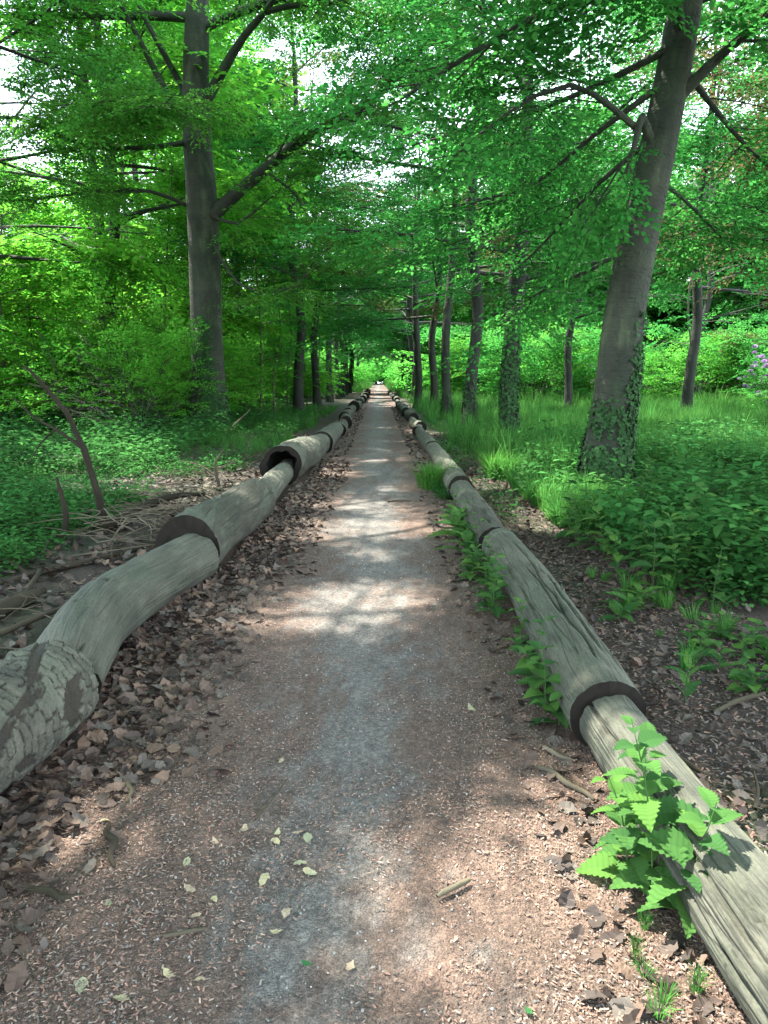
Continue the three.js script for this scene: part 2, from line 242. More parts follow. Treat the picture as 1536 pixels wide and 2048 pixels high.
{
  const r = rngOf(41); let z = -15.75, x = -1.2;
  while (z > -72) { const l = 1.6 + r() * 3.6, rad = 0.17 + r() * 0.13, nx = lerp(-1.2, -1.05, -z / 72) + (r() - 0.5) * 0.14; log(ORD[nth++] + ' weathered log beyond the hollow log in the left row', [[x, rad, z, rad], [(x + nx) / 2 + (r() - 0.5) * 0.08, rad, z - l / 2, rad * 0.97], [nx, rad * 0.9, z - l, rad * 0.84]], { seed: 50 + Math.round(-z), radial: 30, along: 26, cracks: 2, remnant: r() < 0.6 ? 0.8 : 0, green: 0.3 + r() * 0.5, pale: 0.215, group: LG }); z -= l + 0.05; x = nx + (r() - 0.5) * 0.2; }
}
log('pale smooth log beside the big nettle', [[1.04, 0.14, -0.7, 0.15], [1.03, 0.14, -1.5, 0.148], [1.015, 0.13, -2.2, 0.138], [1.0, 0.13, -2.97, 0.128]], { seed: 21, radial: 170, along: 110, cracks: 9, crackAt: -0.4, green: 0.35, pale: 0.2, knots: 2, lump: 0.11, group: RG });
log('long straight log with fine lengthwise cracks and a dark sawn end', [[0.995, 0.155, -2.985, 0.165], [1.03, 0.16, -4.0, 0.168], [1.06, 0.16, -5.2, 0.165], [1.06, 0.155, -6.3, 0.15]], { seed: 22, radial: 170, along: 130, cracks: 18, crackAt: -0.35, green: 0.55, pale: 0.235, knots: 3, lump: 0.12, scrape: [[3.05, 0.03]], group: RG });
log('log overgrown by broad dock leaves', [[1.04, 0.15, -6.36, 0.16], [1.06, 0.15, -7.8, 0.155], [1.08, 0.145, -9.55, 0.145]], { seed: 23, radial: 64, along: 70, cracks: 6, remnant: 0.6, green: 0.6, pale: 0.215, group: RG });
log('log ringed with pale scrapes behind the tuft of grass', [[1.08, 0.16, -9.62, 0.172], [1.09, 0.155, -11.2, 0.16], [1.12, 0.15, -13.4, 0.15], [1.14, 0.145, -15.4, 0.142]], { seed: 24, radial: 56, along: 80, cracks: 4, knots: 4, green: 0.5, pale: 0.25, scrape: [[0.25, 0.1], [0.9, 0.05], [1.8, 0.06], [2.6, 0.05]], group: RG });
{
  nth = 0; const r = rngOf(43); let z = -15.5, x = 1.14;
  while (z > -72) { const l = (z > -21 && z < -19 ? 1.1 : 1.8 + r() * 3.4), rad = 0.13 + r() * 0.075, nx = 1.14 + (r() - 0.5) * 0.14; log(ORD[nth++] + ' weathered log beyond the pale-ringed log in the right row', [[x, rad, z, rad], [(x + nx) / 2 + (r() - 0.5) * 0.06, rad, z - l / 2, rad * 0.97], [nx, rad * 0.9, z - l, rad * 0.85]], { seed: 150 + Math.round(-z), radial: 30, along: 26, cracks: 2, remnant: r() < 0.6 ? 0.8 : 0, green: 0.3 + r() * 0.5, pale: 0.215, scrape: [[0.2, 0.08]], group: RG }); z -= l + 0.05; x = nx + (r() - 0.5) * 0.16; }
}

// ---------------------------------------------------------------- leaf sprays
function addLeaf(t, base, dir, nrm, len, wid, col) {
  const s = dir.clone().cross(nrm).normalize(), at = (f, w, h) => base.clone().addScaledVector(dir, f * len).addScaledVector(s, w * wid).addScaledVector(nrm, h * len);
  const l1 = at(0.3, 0.46, 0.06), r1 = at(0.3, -0.46, 0.06), l2 = at(0.66, 0.4, 0.03), r2 = at(0.66, -0.4, 0.03), tip = at(1, 0, -0.1);
  t.t(base, r1, l1, col); t.t(l1, r1, r2, col); t.t(l1, r2, l2, col); t.t(l2, r2, tip, col);
}
function addTwig(t, a, b, r, col) {
  const d = b.clone().sub(a).normalize(), u = (Math.abs(d.y) > 0.9 ? V(1, 0, 0) : V(0, 1, 0)).cross(d).normalize(), w = d.clone().cross(u), q = [];
  for (let k = 0; k < 3; k++) q.push(u.clone().multiplyScalar(Math.cos(k * 2.094) * r).addScaledVector(w, Math.sin(k * 2.094) * r));
  for (let k = 0; k < 3; k++) { const m = (k + 1) % 3, a1 = a.clone().add(q[k]), a2 = a.clone().add(q[m]); t.t(a1, a2, b, col); }
}
const GREEN = [0.062, 0.265, 0.046], TW = [0.06, 0.05, 0.04];
function sprayGeo(seed, o = {}) {   // a flat beech spray along +x
  const r = rngOf(seed), t = new Tri(), L = o.len || 0.8, leaf = o.leaf || 0.078, side = o.side || 6, tint = () => { const k = 0.75 + r() * 0.5, y = r() * 0.3; return [GREEN[0] * k * (1 + y), GREEN[1] * k, GREEN[2] * k]; };
  const curveY = (f) => -0.13 * f * f * L;
  addTwig(t, V(0, 0, 0), V(L, curveY(1), 0), 0.005, TW);
  const leafy = (p, dir) => { const n = V((r() - 0.5) * 0.8, 1, (r() - 0.5) * 0.8).normalize(), d = dir.clone().addScaledVector(n, -dir.dot(n)).normalize(), k = leaf * (0.75 + r() * 0.5); addLeaf(t, p, d, n, k, k * 0.62, tint()); };
  for (let i = 0; i < side; i++) {
    const f = (i + 0.7) / (side + 0.5), s = i % 2 ? 1 : -1, a = V(f * L, curveY(f), 0), len = L * 0.42 * (1 - f * 0.5) * (0.8 + r() * 0.4), d = V(0.75, -0.08 + (r() - 0.5) * 0.2, s * 0.75).normalize(), b = a.clone().addScaledVector(d, len);
    addTwig(t, a, b, 0.003, TW);
    const n = Math.max(3, Math.round(len / (leaf * 0.62)));
    for (let k = 0; k < n; k++) { const q = a.clone().lerp(b, (k + 0.6) / n), w = k % 2 ? 1 : -1; leafy(q, d.clone().applyAxisAngle(V(0, 1, 0), w * 0.8 + (r() - 0.5) * 0.5)); }
    leafy(b, d);
  }
  for (let k = 0; k < 5; k++) { const f = 0.55 + k * 0.11; leafy(V(f * L, curveY(f), 0), V(1, -0.1, (k % 2 ? 1 : -1) * 0.8).normalize()); }
  return t.geo();
}
const sprayA = sprayGeo(1), sprayB = sprayGeo(2, { len: 0.9, side: 7 }), sprayBig = sprayGeo(3, { len: 1.1, leaf: 0.13, side: 6 });

// ---------------------------------------------------------------- trees
const barkCol = (seed, base = [0.058, 0.068, 0.049]) => (a, s) => { const b = fbm(Math.cos(a) * 1.2 + seed, s * 0.8 + Math.sin(a) * 1.2, 4), m = fbm(Math.cos(a) * 4 + seed, s * 5 + Math.sin(a) * 4, 3), k = 0.55 + 0.9 * m, g = sstep(0.4, 0.6, b), li = sstep(0.6, 0.66, fbm(Math.cos(a) * 3 + seed * 2, s * 2.2 + Math.sin(a) * 3, 5)) * 0.7; return [base[0] * k * (lerp(1.1, 0.62, g) + li), base[1] * k * (lerp(1.05, 0.85, g) + li), base[2] * k * (lerp(1.05, 0.6, g) + li * 0.9)]; };
// a tree seen as a plan: trunk polyline, limbs with their side branches, and the places of its leaf sprays
function planTree(o) {
  const r = rngOf(o.seed), col = barkCol(o.seed, o.bark), sprays = [], limbs = [];
  const trunkAt = (h) => { const t = o.trunk; for (let i = 0; i < t.length - 1; i++) if (h <= t[i + 1][1]) { const f = (h - t[i][1]) / (t[i + 1][1] - t[i][1]); return V(lerp(t[i][0], t[i + 1][0], f), h, lerp(t[i][2], t[i + 1][2], f)); } const e = t[t.length - 1]; return V(e[0], e[1], e[2]); };
  const put = (p, d) => { for (let c = 0; c < (o.mult || 1); c++) put1(p, d); }, put1 = (p, d) => { const q = p.clone().add(V((r() - 0.5) * 0.55, (r() - 0.5) * 0.45, (r() - 0.5) * 0.55)); sprays.push([q, d.clone().add(V((r() - 0.5) * 1.1, -0.12 + (r() - 0.5) * 0.5, (r() - 0.5) * 1.1)).normalize(), r(), r()]); };
  const detail = o.detail ?? 1, dens = o.dens ?? 1;
  const walk = (p, d, len, n, bend, wob) => { const pts = [p.clone()], step = len / n; d = d.clone(); for (let i = 0; i < n; i++) { d.y += bend * step; d.add(V((r() - 0.5) * wob, (r() - 0.5) * wob * 0.6, (r() - 0.5) * wob)).normalize(); p = p.clone().addScaledVector(d, step); pts.push(p); } return pts; };
  const tube = (pts, r0, r1, rad) => sweep(pts.map((p, i) => [p.x, p.y, p.z, lerp(r0, r1, i / (pts.length - 1))]), rad, pts.length * 2 - 2, { col, tip: true });
  const limb = (pts, r0, leafFrom = 0.25) => {
    const gs = [tube(pts, r0, Math.max(0.006, r0 * 0.25), detail > 1 ? 9 : 6)], n = pts.length - 1; let len = 0; for (let i = 0; i < n; i++) len += pts[i].distanceTo(pts[i + 1]);
    const kids = Math.round(len / (o.gap || 0.55));
    for (let k = 0; k < kids; k++) {
      const f = lerp(leafFrom, 1, (k + r()) / kids), i = Math.min(n - 1, Math.floor(f * n)), p = pts[i].clone().lerp(pts[i + 1], f * n - i), along = pts[i + 1].clone().sub(pts[i]).normalize();
      const s = k % 2 ? 1 : -1, d = along.clone().applyAxisAngle(V(0, 1, 0), s * (0.6 + r() * 0.6)); d.y = d.y * 0.4 + (r() - 0.45) * 0.35; d.normalize();
      const l = (o.sub || 1.9) * (0.55 + r() * 0.8) * (1.1 - f * 0.55), q = walk(p, d, l, 4, -0.05, 0.22);
      if (detail > 0) gs.push(tube(q, Math.max(0.008, r0 * 0.22), 0.004, detail > 1 ? 5 : 3));
      const m = Math.max(2, Math.round(l / 0.28 * dens));
      for (let j = 0; j < m; j++) { const e = (j + 0.8) / m, ii = Math.min(3, Math.floor(e * 4)), pp = q[ii].clone().lerp(q[ii + 1], Math.min(1, e * 4 - ii)), dd = q[ii + 1].clone().sub(q[ii]).normalize().applyAxisAngle(V(0, 1, 0), (j % 2 ? 1 : -1) * 0.7); put(pp, dd); }
    }
    put(pts[n], pts[n].clone().sub(pts[n - 1]).normalize());
    limbs.push(mergeGeometries(gs));
  };
  for (const l of o.limbs || []) limb(l.pts.map((p) => V(...p)), l.r, l.from ?? 0.3);
  const H = o.trunk[o.trunk.length - 1][1], n = o.auto || 0;
  for (let k = 0; k < n; k++) {
    const f = (k + r() * 0.8) / n, h = lerp(o.crownBase, H * 0.98, Math.pow(f, 0.9)), az = o.az ? o.az(k, r) : k * 2.4 + r() * 0.9, prof = Math.sin(Math.PI * clamp(0.28 + 0.66 * f, 0, 1)), len = o.spread * prof * (0.75 + r() * 0.45), el = lerp(0.1, 0.9, f) + (r() - 0.5) * 0.3;
    const d = V(Math.cos(az) * Math.cos(el), Math.sin(el), Math.sin(az) * Math.cos(el));
    limb(walk(trunkAt(h), d, len, 6, lerp(-0.02, -0.06, f) + (o.bend || 0), 0.16), lerp(0.16, 0.05, f) * o.r * 2.0, 0.18);
  }
  const flare = o.flare ?? 0.5, r0 = o.r, add = (a, s, t, R) => r0 * flare * Math.exp(-s / (r0 * 1.5)) * (0.75 + 0.5 * Math.cos(a * 4 + o.seed) * Math.cos(a * 1.5 + 1)) + R * 0.07 * (fbm(Math.cos(a) * 1.2 + o.seed, Math.sin(a) * 1.2 + s * 0.7, 3) - 0.5) + (detail > 1 ? R * 0.03 * (fbm(Math.cos(a) * 4, Math.sin(a) * 4 + s * 4, 3) - 0.5) : 0);
  const trunk = sweep(o.trunk, detail > 1 ? 48 : 14, detail > 1 ? 90 : 26, { add, col, tip: true });
  return { trunk, limbs, sprays, o, add };
}
const basis = (d, tilt, k) => { const z0 = V(0, 1, 0).addScaledVector(d, -d.y).normalize().applyAxisAngle(d, tilt), w = d.clone().cross(z0); return new THREE.Matrix4().makeBasis(d.clone().multiplyScalar(k), z0.multiplyScalar(k), w.multiplyScalar(k)); };
let sprayCount = 0;
function growTree(plan, label, at, o = {}) {
  const root = thing(o.name || 'beech_tree', label, 'tree', o.group, [at[0], at[1] || 0, at[2]]), k = o.scale || 1;
  root.rotation.y = o.turn || 0; root.scale.setScalar(k); root.updateMatrix();
  if (o.merge && !plan.merged) plan.merged = mergeGeometries([plan.trunk, ...plan.limbs]);
  if (o.merge) part('trunk', plan.merged, matBark, root);
  else { part('trunk', plan.trunk, matBark, root); for (const l of plan.limbs) part('limb', l, matBark, root); }
  const list = [], c = o.tint || [1, 1, 1], ss = o.spray || 1, rr = rngOf(1000 + sprayCount);
  for (const [p, d, a, b] of plan.sprays) {
    const w = p.clone().applyMatrix4(root.matrix); if (w.y < 0.3) continue;
    const dw = d.clone().transformDirection(root.matrix).multiplyScalar(0.45 * k * (o.spray || 1)); if (inGap(w) || inGap(w.clone().add(dw)) || inGap(w.clone().addScaledVector(dw, 2))) continue;
    if (o.thin && w.y > 2.6 + 0.47 * Math.abs(w.z) && rr() > o.thin) continue;
    if (o.keep && !o.keep(w, rr)) continue;
    const s = ss * (0.75 + a * 0.5), m = basis(d, (b - 0.5) * 0.9, s).setPosition(p), f = 0.75 + rr() * 0.5;
    list.push([m, c[0] * f * (0.9 + rr() * 0.3), c[1] * f, c[2] * f]);
  }
  sprayCount += list.length;
  stuff('crown', o.geo || sprayA, matLeaf, list, null, null, root);
  return root;
}
// ivy leaves lying on a trunk; where(a, h) gives how densely they grow there
const ivyLeaf = (() => { const t = new Tri(), c = [0.022, 0.062, 0.02], p = [[0, 0], [0.5, 0.1], [0.62, 0.42], [0.28, 0.5], [0, 1], [-0.28, 0.5], [-0.62, 0.42], [-0.5, 0.1]].map(([x, y]) => V(x, -y, Math.abs(x) * 0.22 + y * 0.12)), m = V(0, -0.4, 0); for (let k = 0; k < 8; k++) t.t(m, p[k], p[(k + 1) % 8], c); return t.geo(); })();
function addIvy(root, plan, n, seed, hMax, where, size = 0.055) {
  const r = rngOf(seed), list = [], fr = plan.trunk.frames; let tries = 0;
  while (list.length < n && tries++ < n * 30) {
    const h = Math.pow(r(), 1.35) * hMax, a = r() * 6.2832; if (r() > where(a, h)) continue;
    let i = 0; while (i < fr.S.length - 1 && fr.S[i] < h) i++;
    const R = fr.R[i] + plan.add(a, fr.S[i], 0, fr.R[i]) + 0.008 + r() * 0.03, out = V(Math.cos(a), 0, -Math.sin(a)), T = fr.T[i];
    const N = V(1, 0, 0).addScaledVector(T, -T.x).normalize(), B = T.clone().cross(N), o2 = N.clone().multiplyScalar(Math.cos(a)).addScaledVector(B, Math.sin(a));
    const p = fr.P[i].clone().addScaledVector(T, h - fr.S[i]).addScaledVector(o2, R), zc = o2.clone().add(V((r() - 0.5) * 0.9, 0.35 + (r() - 0.5) * 0.6, (r() - 0.5) * 0.9)).normalize(), x = V(0, 1, 0).cross(zc).normalize().applyAxisAngle(zc, (r() - 0.5) * 1.6), y = zc.clone().cross(x), k = size * (0.6 + r() * 0.8);
    const m = new THREE.Matrix4().makeBasis(x.multiplyScalar(k), y.multiplyScalar(k), zc.multiplyScalar(k)).setPosition(p), f = 0.7 + r() * 0.7;
    list.push([m, f, f, f * 0.95]);
  }
  stuff('ivy', ivyLeaf, matIvy, list, null, null, root);
}
const rel = (at, pts) => pts.map((p) => [p[0] - at[0], p[1], p[2] - at[2], ...p.slice(3)]);

// the big beech on the left
{
  const at = [-4.95, 0, -21.8], R = (pts) => rel(at, pts);
  const plan = planTree({ seed: 11, mult: 2, r: 0.46, detail: 2, flare: 0.42, gap: 0.42, sub: 2.3, dens: 1.25, spread: 7.5, auto: 13, crownBase: 10.2,
    trunk: [[0, -0.1, 0, 0.5], [0.02, 1.2, 0, 0.47], [0.03, 3, 0, 0.445], [0.06, 6, 0, 0.43], [0, 8, 0, 0.38], [0.05, 10, 0, 0.34], [0.2, 12, 0, 0.27], [0.3, 15, 0.1, 0.18], [0.3, 19, 0, 0.05]],
    limbs: [
      { r: 0.2, from: 0.35, pts: R([[-4.75, 5.9, -21.7], [-3.9, 6.55, -21.5], [-2.98, 7.15, -21.2], [-1.85, 7.85, -20.8], [-0.2, 8.5, -20.4], [1.1, 9.6, -20], [2.2, 10.5, -19.6]]) },
      { r: 0.12, from: 0.72, pts: R([[-5.1, 8.4, -21.8], [-5.65, 9.1, -21.6], [-6.2, 10.2, -21.4], [-6.9, 11.6, -21.2], [-7.6, 13.2, -21]]) },
      { r: 0.11, from: 0.72, pts: R([[-5.0, 8.8, -21.8], [-5.45, 9.6, -21.9], [-6.1, 10.8, -21.9], [-6.6, 11.9, -21.9], [-7.2, 13.8, -22]]) },
      { r: 0.16, from: 0.7, pts: R([[-4.85, 8.7, -21.8], [-4.2, 9.6, -21.6], [-3.5, 10.4, -21.3], [-2.6, 11.2, -21], [-1.9, 12.5, -20.8]]) },
      { r: 0.08, from: 0.2, pts: R([[-3.0, 10.9, -21.2], [-2.2, 10.9, -20.8], [-1, 10.75, -20.3], [0.4, 11, -19.8], [1.3, 10.3, -19.4], [1.9, 9.6, -19.2]]) },
      { r: 0.075, from: 0.15, pts: R([[-5.3, 7.9, -21.7], [-6.2, 7.55, -20.9], [-7.4, 7.35, -20.0], [-8.6, 7.7, -19.1], [-9.8, 7.3, -18.2], [-10.8, 6.8, -17.4]]) },
      { r: 0.06, from: 0.2, pts: R([[-5.3, 6.3, -21.7], [-6.1, 6.5, -21], [-7.3, 6.3, -20.2], [-8.8, 5.9, -19.4], [-10.4, 5.8, -18.8]]) },
      { r: 0.06, from: 0.1, pts: R([[-4.6, 8, -21.3], [-4.4, 8.1, -20.2], [-4.6, 7.9, -19.0], [-4.8, 7.6, -17.9], [-5.2, 7.2, -17]]) },
      { r: 0.05, from: 0.1, pts: R([[-5.2, 8.2, -21.3], [-5.9, 8.2, -20], [-6.3, 7.9, -18.6], [-6.9, 7.4, -17.4]]) },
      { r: 0.05, from: 0.25, pts: R([[-4.6, 6, -21.5], [-3.8, 5.7, -21.1], [-2.9, 6.3, -20.9], [-2.2, 6.6, -20.6]]) },
      { r: 0.04, from: 0.5, pts: R([[-4.55, 5.2, -21.5], [-3.9, 4.2, -21.2], [-3.2, 3.9, -20.9], [-2.2, 4, -20.6], [-1.6, 4.8, -20.4]]) },
      { r: 0.045, from: 0.6, pts: R([[-2.95, 7.0, -21.2], [-2.2, 6.4, -20.9], [-1.7, 5.6, -20.6], [-1.1, 5.4, -20.4]]) },
    ] });
  const t = growTree(plan, 'thick grey beech with an ivy strip and a long limb reaching over the path', at, { thin: 0.3, tint: [1.2, 1.08, 0.9] });
  addIvy(t, plan, 2600, 91, 4.6, (a, h) => { const d = angd(a, -1.45 + 0.12 * Math.sin(h * 2)) * 0.46; return Math.max(Math.exp(-d * d / (0.022 + 0.02 * Math.max(0, 2 - h))) * (h < 3.9 ? 1 : 0.3) * sstep(4.6, 2.6, h + 0.9 * vn(a * 3, 2)), h < 1.4 ? 0.25 * vn(a * 5, h * 3) : 0); }, 0.085);
}
// the leaning beech on the right
{
  const at = [3.1, 0, -10.1], R = (pts) => rel(at, pts);
  const plan = planTree({ seed: 23, mult: 2, r: 0.29, detail: 2, flare: 0.36, gap: 0.36, sub: 1.7, dens: 1.15, spread: 4.6, auto: 13, crownBase: 6.4,
    trunk: [[0, -0.1, 0, 0.33], [0.03, 0.6, 0, 0.3], [0.1, 1.4, 0, 0.282], [0.2, 2.7, 0, 0.262], [0.4, 4, 0, 0.235], [0.6, 5.3, 0, 0.215], [0.75, 6.5, 0, 0.2], [1.0, 8.5, 0, 0.15], [1.1, 11, 0, 0.1], [1.1, 14, 0, 0.03]],
    limbs: [
      { r: 0.085, from: 0.35, pts: R([[3.68, 4.95, -10.1], [3.95, 5.25, -9.95], [4.28, 5.55, -9.75], [4.8, 5.9, -9.4], [5.6, 6.1, -9]]) },
      { r: 0.07, from: 0.2, pts: R([[3.75, 6.0, -10.1], [3.5, 6.1, -9.9], [3.15, 6.22, -9.6], [2.5, 5.9, -9.3], [1.7, 5.5, -9.0], [0.9, 5.0, -8.8], [0.3, 4.6, -8.7]]) },
      { r: 0.07, from: 0.55, pts: R([[3.45, 4.5, -10.0], [3.25, 4.75, -9.8], [3.12, 4.4, -9.6], [2.98, 3.98, -9.5]]) },
      { r: 0.045, from: 0.3, pts: R([[3.22, 4.6, -9.8], [2.8, 4.75, -9.5], [2.2, 4.9, -9.2], [1.4, 4.5, -9], [0.7, 3.9, -8.9]]) },
      { r: 0.05, from: 0.2, pts: R([[3.6, 5.6, -10], [3.0, 5.4, -10.4], [2.2, 5.2, -10.9], [1.3, 5.1, -11.4], [0.5, 5.0, -11.8]]) },
      { r: 0.045, from: 0.2, pts: R([[3.55, 5.2, -10], [2.9, 4.8, -10.6], [2.2, 4.3, -11.2], [1.5, 4.1, -11.8]]) },
      { r: 0.04, from: 0.2, pts: R([[3.5, 4.6, -10], [3.0, 4.2, -10.7], [2.5, 3.6, -11.6], [2.1, 3.2, -12.3]]) },
      { r: 0.05, from: 0.2, pts: R([[3.7, 5.8, -9.9], [3.2, 6.0, -9.0], [2.6, 5.9, -8.2], [2.0, 5.6, -7.6]]) },
      { r: 0.05, from: 0.25, pts: R([[3.75, 5.6, -10.2], [4.4, 5.2, -10.6], [5.2, 4.7, -11], [6, 4.4, -11.4]]) },
      { r: 0.05, from: 0.25, pts: R([[3.7, 6.1, -10.2], [4.4, 6.25, -9.9], [5.3, 6.0, -9.6], [6.1, 5.6, -9.4]]) },
      { r: 0.035, from: 0.3, pts: R([[3.5, 4.2, -10.2], [4.2, 4.1, -10.9], [5.0, 3.8, -11.6], [5.6, 3.6, -12.2]]) },
      { r: 0.035, from: 0.3, pts: R([[3.35, 3.3, -10.1], [3.0, 3.1, -10.8], [2.5, 2.9, -11.5], [2.0, 2.6, -12]]) },
    ] });
  const t = growTree(plan, 'grey beech leaning over the undergrowth with ivy on its lower trunk', at, { tint: [0.7, 0.88, 0.95] });  // crown tint darkened toward teal: canopy shade put into the leaf colour
  addIvy(t, plan, 4600, 92, 3.1, (a, h) => { const low = sstep(1.0, 0.15, h) * 0.75, strip = Math.exp(-((angd(a, -0.75) * 0.28) ** 2) / 0.012) * sstep(3.1, 1.4, h + 0.5 * vn(a * 4, h)); const patch = sstep(0.45, 0.6, fbm(a * 2.2 + 3, h * 2.4, 3)) * sstep(1.6, 0.5, h); return Math.max(low * sstep(0.35, 0.55, fbm(a * 2 + 7, h * 3, 3)), strip, patch); }, 0.056);
}
// straight avenue beeches
const rowPlan = (seed, o = {}) => {   const r = rngOf(seed * 5 + 1), H = o.H || 15, w = () => (r() - 0.5) * 0.35; return planTree({ seed, r: 0.22, mult: o.mult || 2, flare: 0.4, gap: o.gap || 0.6, sub: 1.8, dens: o.dens || 0.95, spread: o.spread || 5.2, auto: o.auto || 18, crownBase: o.base || 4.2, detail: 1, bark: o.bark || [0.03, 0.034, 0.026],
  trunk: [[0, -0.1, 0, 0.21], [w() * 0.5, 1.5, w() * 0.5, 0.185], [w() * 0.9, 3.5, w() * 0.9, 0.168], [w() * 1.3, 6, w() * 1.3, 0.15], [w() * 1.3, 9, w() * 1.3, 0.115], [w(), H * 0.8, w(), 0.07], [w(), H, w(), 0.02]], ...o.more }); };
const rowA = rowPlan(31), rowB = rowPlan(32, { H: 14, base: 3.6 }), rowC = rowPlan(33, { H: 16, base: 4.6, spread: 5 });
const AV = 'trees of the avenue along the path';
const rightRow = [[3.22, -18.1, 1.0, rowB, 0.5, 'ivy-wrapped beech trunk beside the right hand log row'], [2.76, -22.6, 1.0, rowA, 1, 'straight dark beech next to the ivy-wrapped one'], [2.71, -29.2, 0.95, rowC, 2, 'forked beech of the avenue beyond the straight dark one'],
  [2.63, -35.2, 0.95, rowA, 3.3], [2.1, -40, 1, rowB, 4], [2.3, -49, 1, rowC, 5], [2.38, -58.2, 1, rowA, 0.4], [2.5, -66, 1, rowB, 1.1], [2.54, -74.3, 1, rowC, 2.2]];
nth = 3;
for (const [x, z, k, plan, turn, label] of rightRow) {
  const t = growTree(plan, label || ORD[nth++] + ' avenue beech beyond the leaning beech on the right', [x, 0, z], { turn, scale: k, thin: 0.35, keep: (w, r) => r() < 0.85, merge: true, group: AV, spray: z < -30 ? 1.55 : 1.15, geo: z < -30 ? sprayB : sprayA, tint: z === -29.2 ? [1.5, 0.5, 0.9] : [0.66, 0.88, 0.95] });  // row tint paints canopy shade into the leaves, save the coppery one
  if (z > -30) addIvy(t, plan, z === -18.1 ? 2200 : 1100, 100 - z, z === -18.1 ? 3.4 : 2, (a, h) => z === -18.1 ? sstep(3.4, 2.2, h + 0.6 * vn(a * 3, h * 2)) : sstep(0.4, 0.6, fbm(a * 2, h * 2 + z, 3)) * sstep(2, 0.4, h), 0.065);
}
nth = 0;
for (const [x, z, k, plan, turn] of [[-3.55, -33.3, 1.15, rowA, 0.3], [-3.31, -40.6, 1.1, rowC, 1.3], [-3.16, -48.8, 1.1, rowB, 2], [-3, -55, 1, rowA, 3], [-3, -62, 1, rowC, 4], [-3.03, -70, 1.05, rowB, 5], [-3, -78, 1, rowA, 1]])
  growTree(plan, ORD[nth++] + ' avenue beech beyond the ivy strip beech on the left', [x, 0, z], { turn, scale: k, thin: 0.35, keep: (w, r) => r() < 0.85, merge: true, group: AV, spray: 1.55, geo: sprayB, tint: z === -40.6 ? [1.4, 0.55, 0.9] : [0.66, 0.88, 0.95] });  // same painted shade in the leaf tint, apart from the coppery crown
const FARAV = 'far trees of the avenue';
for (let k = 0; k < 10; k++) for (const s of [-1, 1]) growTree([rowA, rowB, rowC][(k + (s > 0 ? 1 : 0)) % 3], ORD[k] + (s > 0 ? ' of the far beeches on the right where the avenue narrows' : ' of the far beeches on the left where the avenue narrows'), [s * (3 + (k % 3) * 0.25), 0, -84 - k * 9], { turn: k * 1.7, scale: 1.05, merge: true, group: FARAV, spray: 1.7, geo: sprayBig, tint: [0.95, 1.1, 1.1], keep: (w, r) => r() < 0.6 });

// trees whose crowns shade the path in front of the photographer
const shadePlan = rowPlan(61, { H: 17, base: 6.2, spread: 6.4, auto: 22, gap: 0.42, dens: 1.3 }), shadePlan2 = rowPlan(62, { H: 16, base: 7.0, spread: 6.2, auto: 20, gap: 0.42, dens: 1.3 });
for (const [x, z, turn, plan, k] of [[-7.2, -9.2, 0, shadePlan, 1.1], [-9.4, -15.5, 1.2, shadePlan2, 1.15], [-5.6, -2.2, 2.6, shadePlan, 1.05], [-4.6, 4.5, 1, shadePlan2, 1.0], [4.2, 3.2, 4, shadePlan, 1.0], [5.6, -4.6, 2, shadePlan2, 0.95]])
  growTree(plan, x < 0 ? 'tall shading beech standing behind the left hand logs' : 'tall shading beech standing behind the right hand logs', [x, 0, z], { turn, scale: k, merge: true, group: 'tall beeches shading the near path', geo: sprayB, spray: 1.05, keep: (w) => w.y > 6.8 });

// woodland behind
const woodA = rowPlan(71, { H: 18, base: 2.4, spread: 5.2, auto: 22, dens: 0.8, gap: 0.65 }), woodB = rowPlan(72, { H: 16, base: 1.8, spread: 4.8, auto: 20, dens: 0.8, gap: 0.65 }), woodC = rowPlan(73, { H: 20, base: 3.2, spread: 5.6, auto: 22, dens: 0.8, gap: 0.65 });
const woods = [woodA, woodB, woodC], place = rngOf(555);
const WL = [], WR = [];
for (let row = 0; row < 5; row++) for (let k = 0; k < 7; k++) { const z = -25 - row * 9 - place() * 6, x = -9.5 - k * (4.4 + row * 0.6) - place() * 3 + (row % 2) * 2; if (x > z * 0.62 - 5) WL.push([x, z]); }
for (let row = 0; row < 5; row++) for (let k = 0; k < 7; k++) { const z = -42 - row * 8 - place() * 6, x = 7.5 + k * (4.8 + row * 0.5) + place() * 3; if (x < -z * 0.62 + 5) WR.push([x, z]); }
WL.push([-11, -36], [-15, -41], [-20, -38], [-8, -44], [-25, -46], [-13, -52]);
for (const [x, z] of WL) { const i = Math.floor(place() * 3), y = 0.85 + place() * 0.35; growTree(woods[i], 'leafy woodland tree in the sunlit wood left of the avenue', [x, 0, z], { name: 'woodland_tree', thin: 0.3, turn: place() * 6, scale: 0.85 + place() * 0.3, merge: true, group: 'trees of the wood on the left', geo: sprayBig, spray: 1.6, tint: [1.75 * y, 1.5 * y, 0.85 * y] }); }  // sunlight is painted into these leaves by a bright yellowish tint
for (const [x, z] of WR) { const i = Math.floor(place() * 3), y = 0.8 + place() * 0.35; growTree(woods[i], 'leafy woodland tree beyond the grass right of the avenue', [x, 0, z], { name: 'woodland_tree', thin: 0.3, turn: place() * 6, scale: 0.85 + place() * 0.3, merge: true, group: 'trees of the wood on the right', geo: sprayBig, spray: 1.35, tint: [0.95 * y, 1.1 * y, 1.05 * y] }); }
for (let k = 0; k < 16; k++) { const x = -36 + k * 4.8 + place() * 2, z = -185 - place() * 14; growTree(woods[k % 3], 'distant woodland tree closing the end of the avenue', [x, 0, z], { name: 'woodland_tree', turn: place() * 6, scale: 1.1, merge: true, group: 'distant trees at the end of the avenue', geo: sprayBig, spray: 2.2, tint: [1.1, 1.2, 1.1] }); }
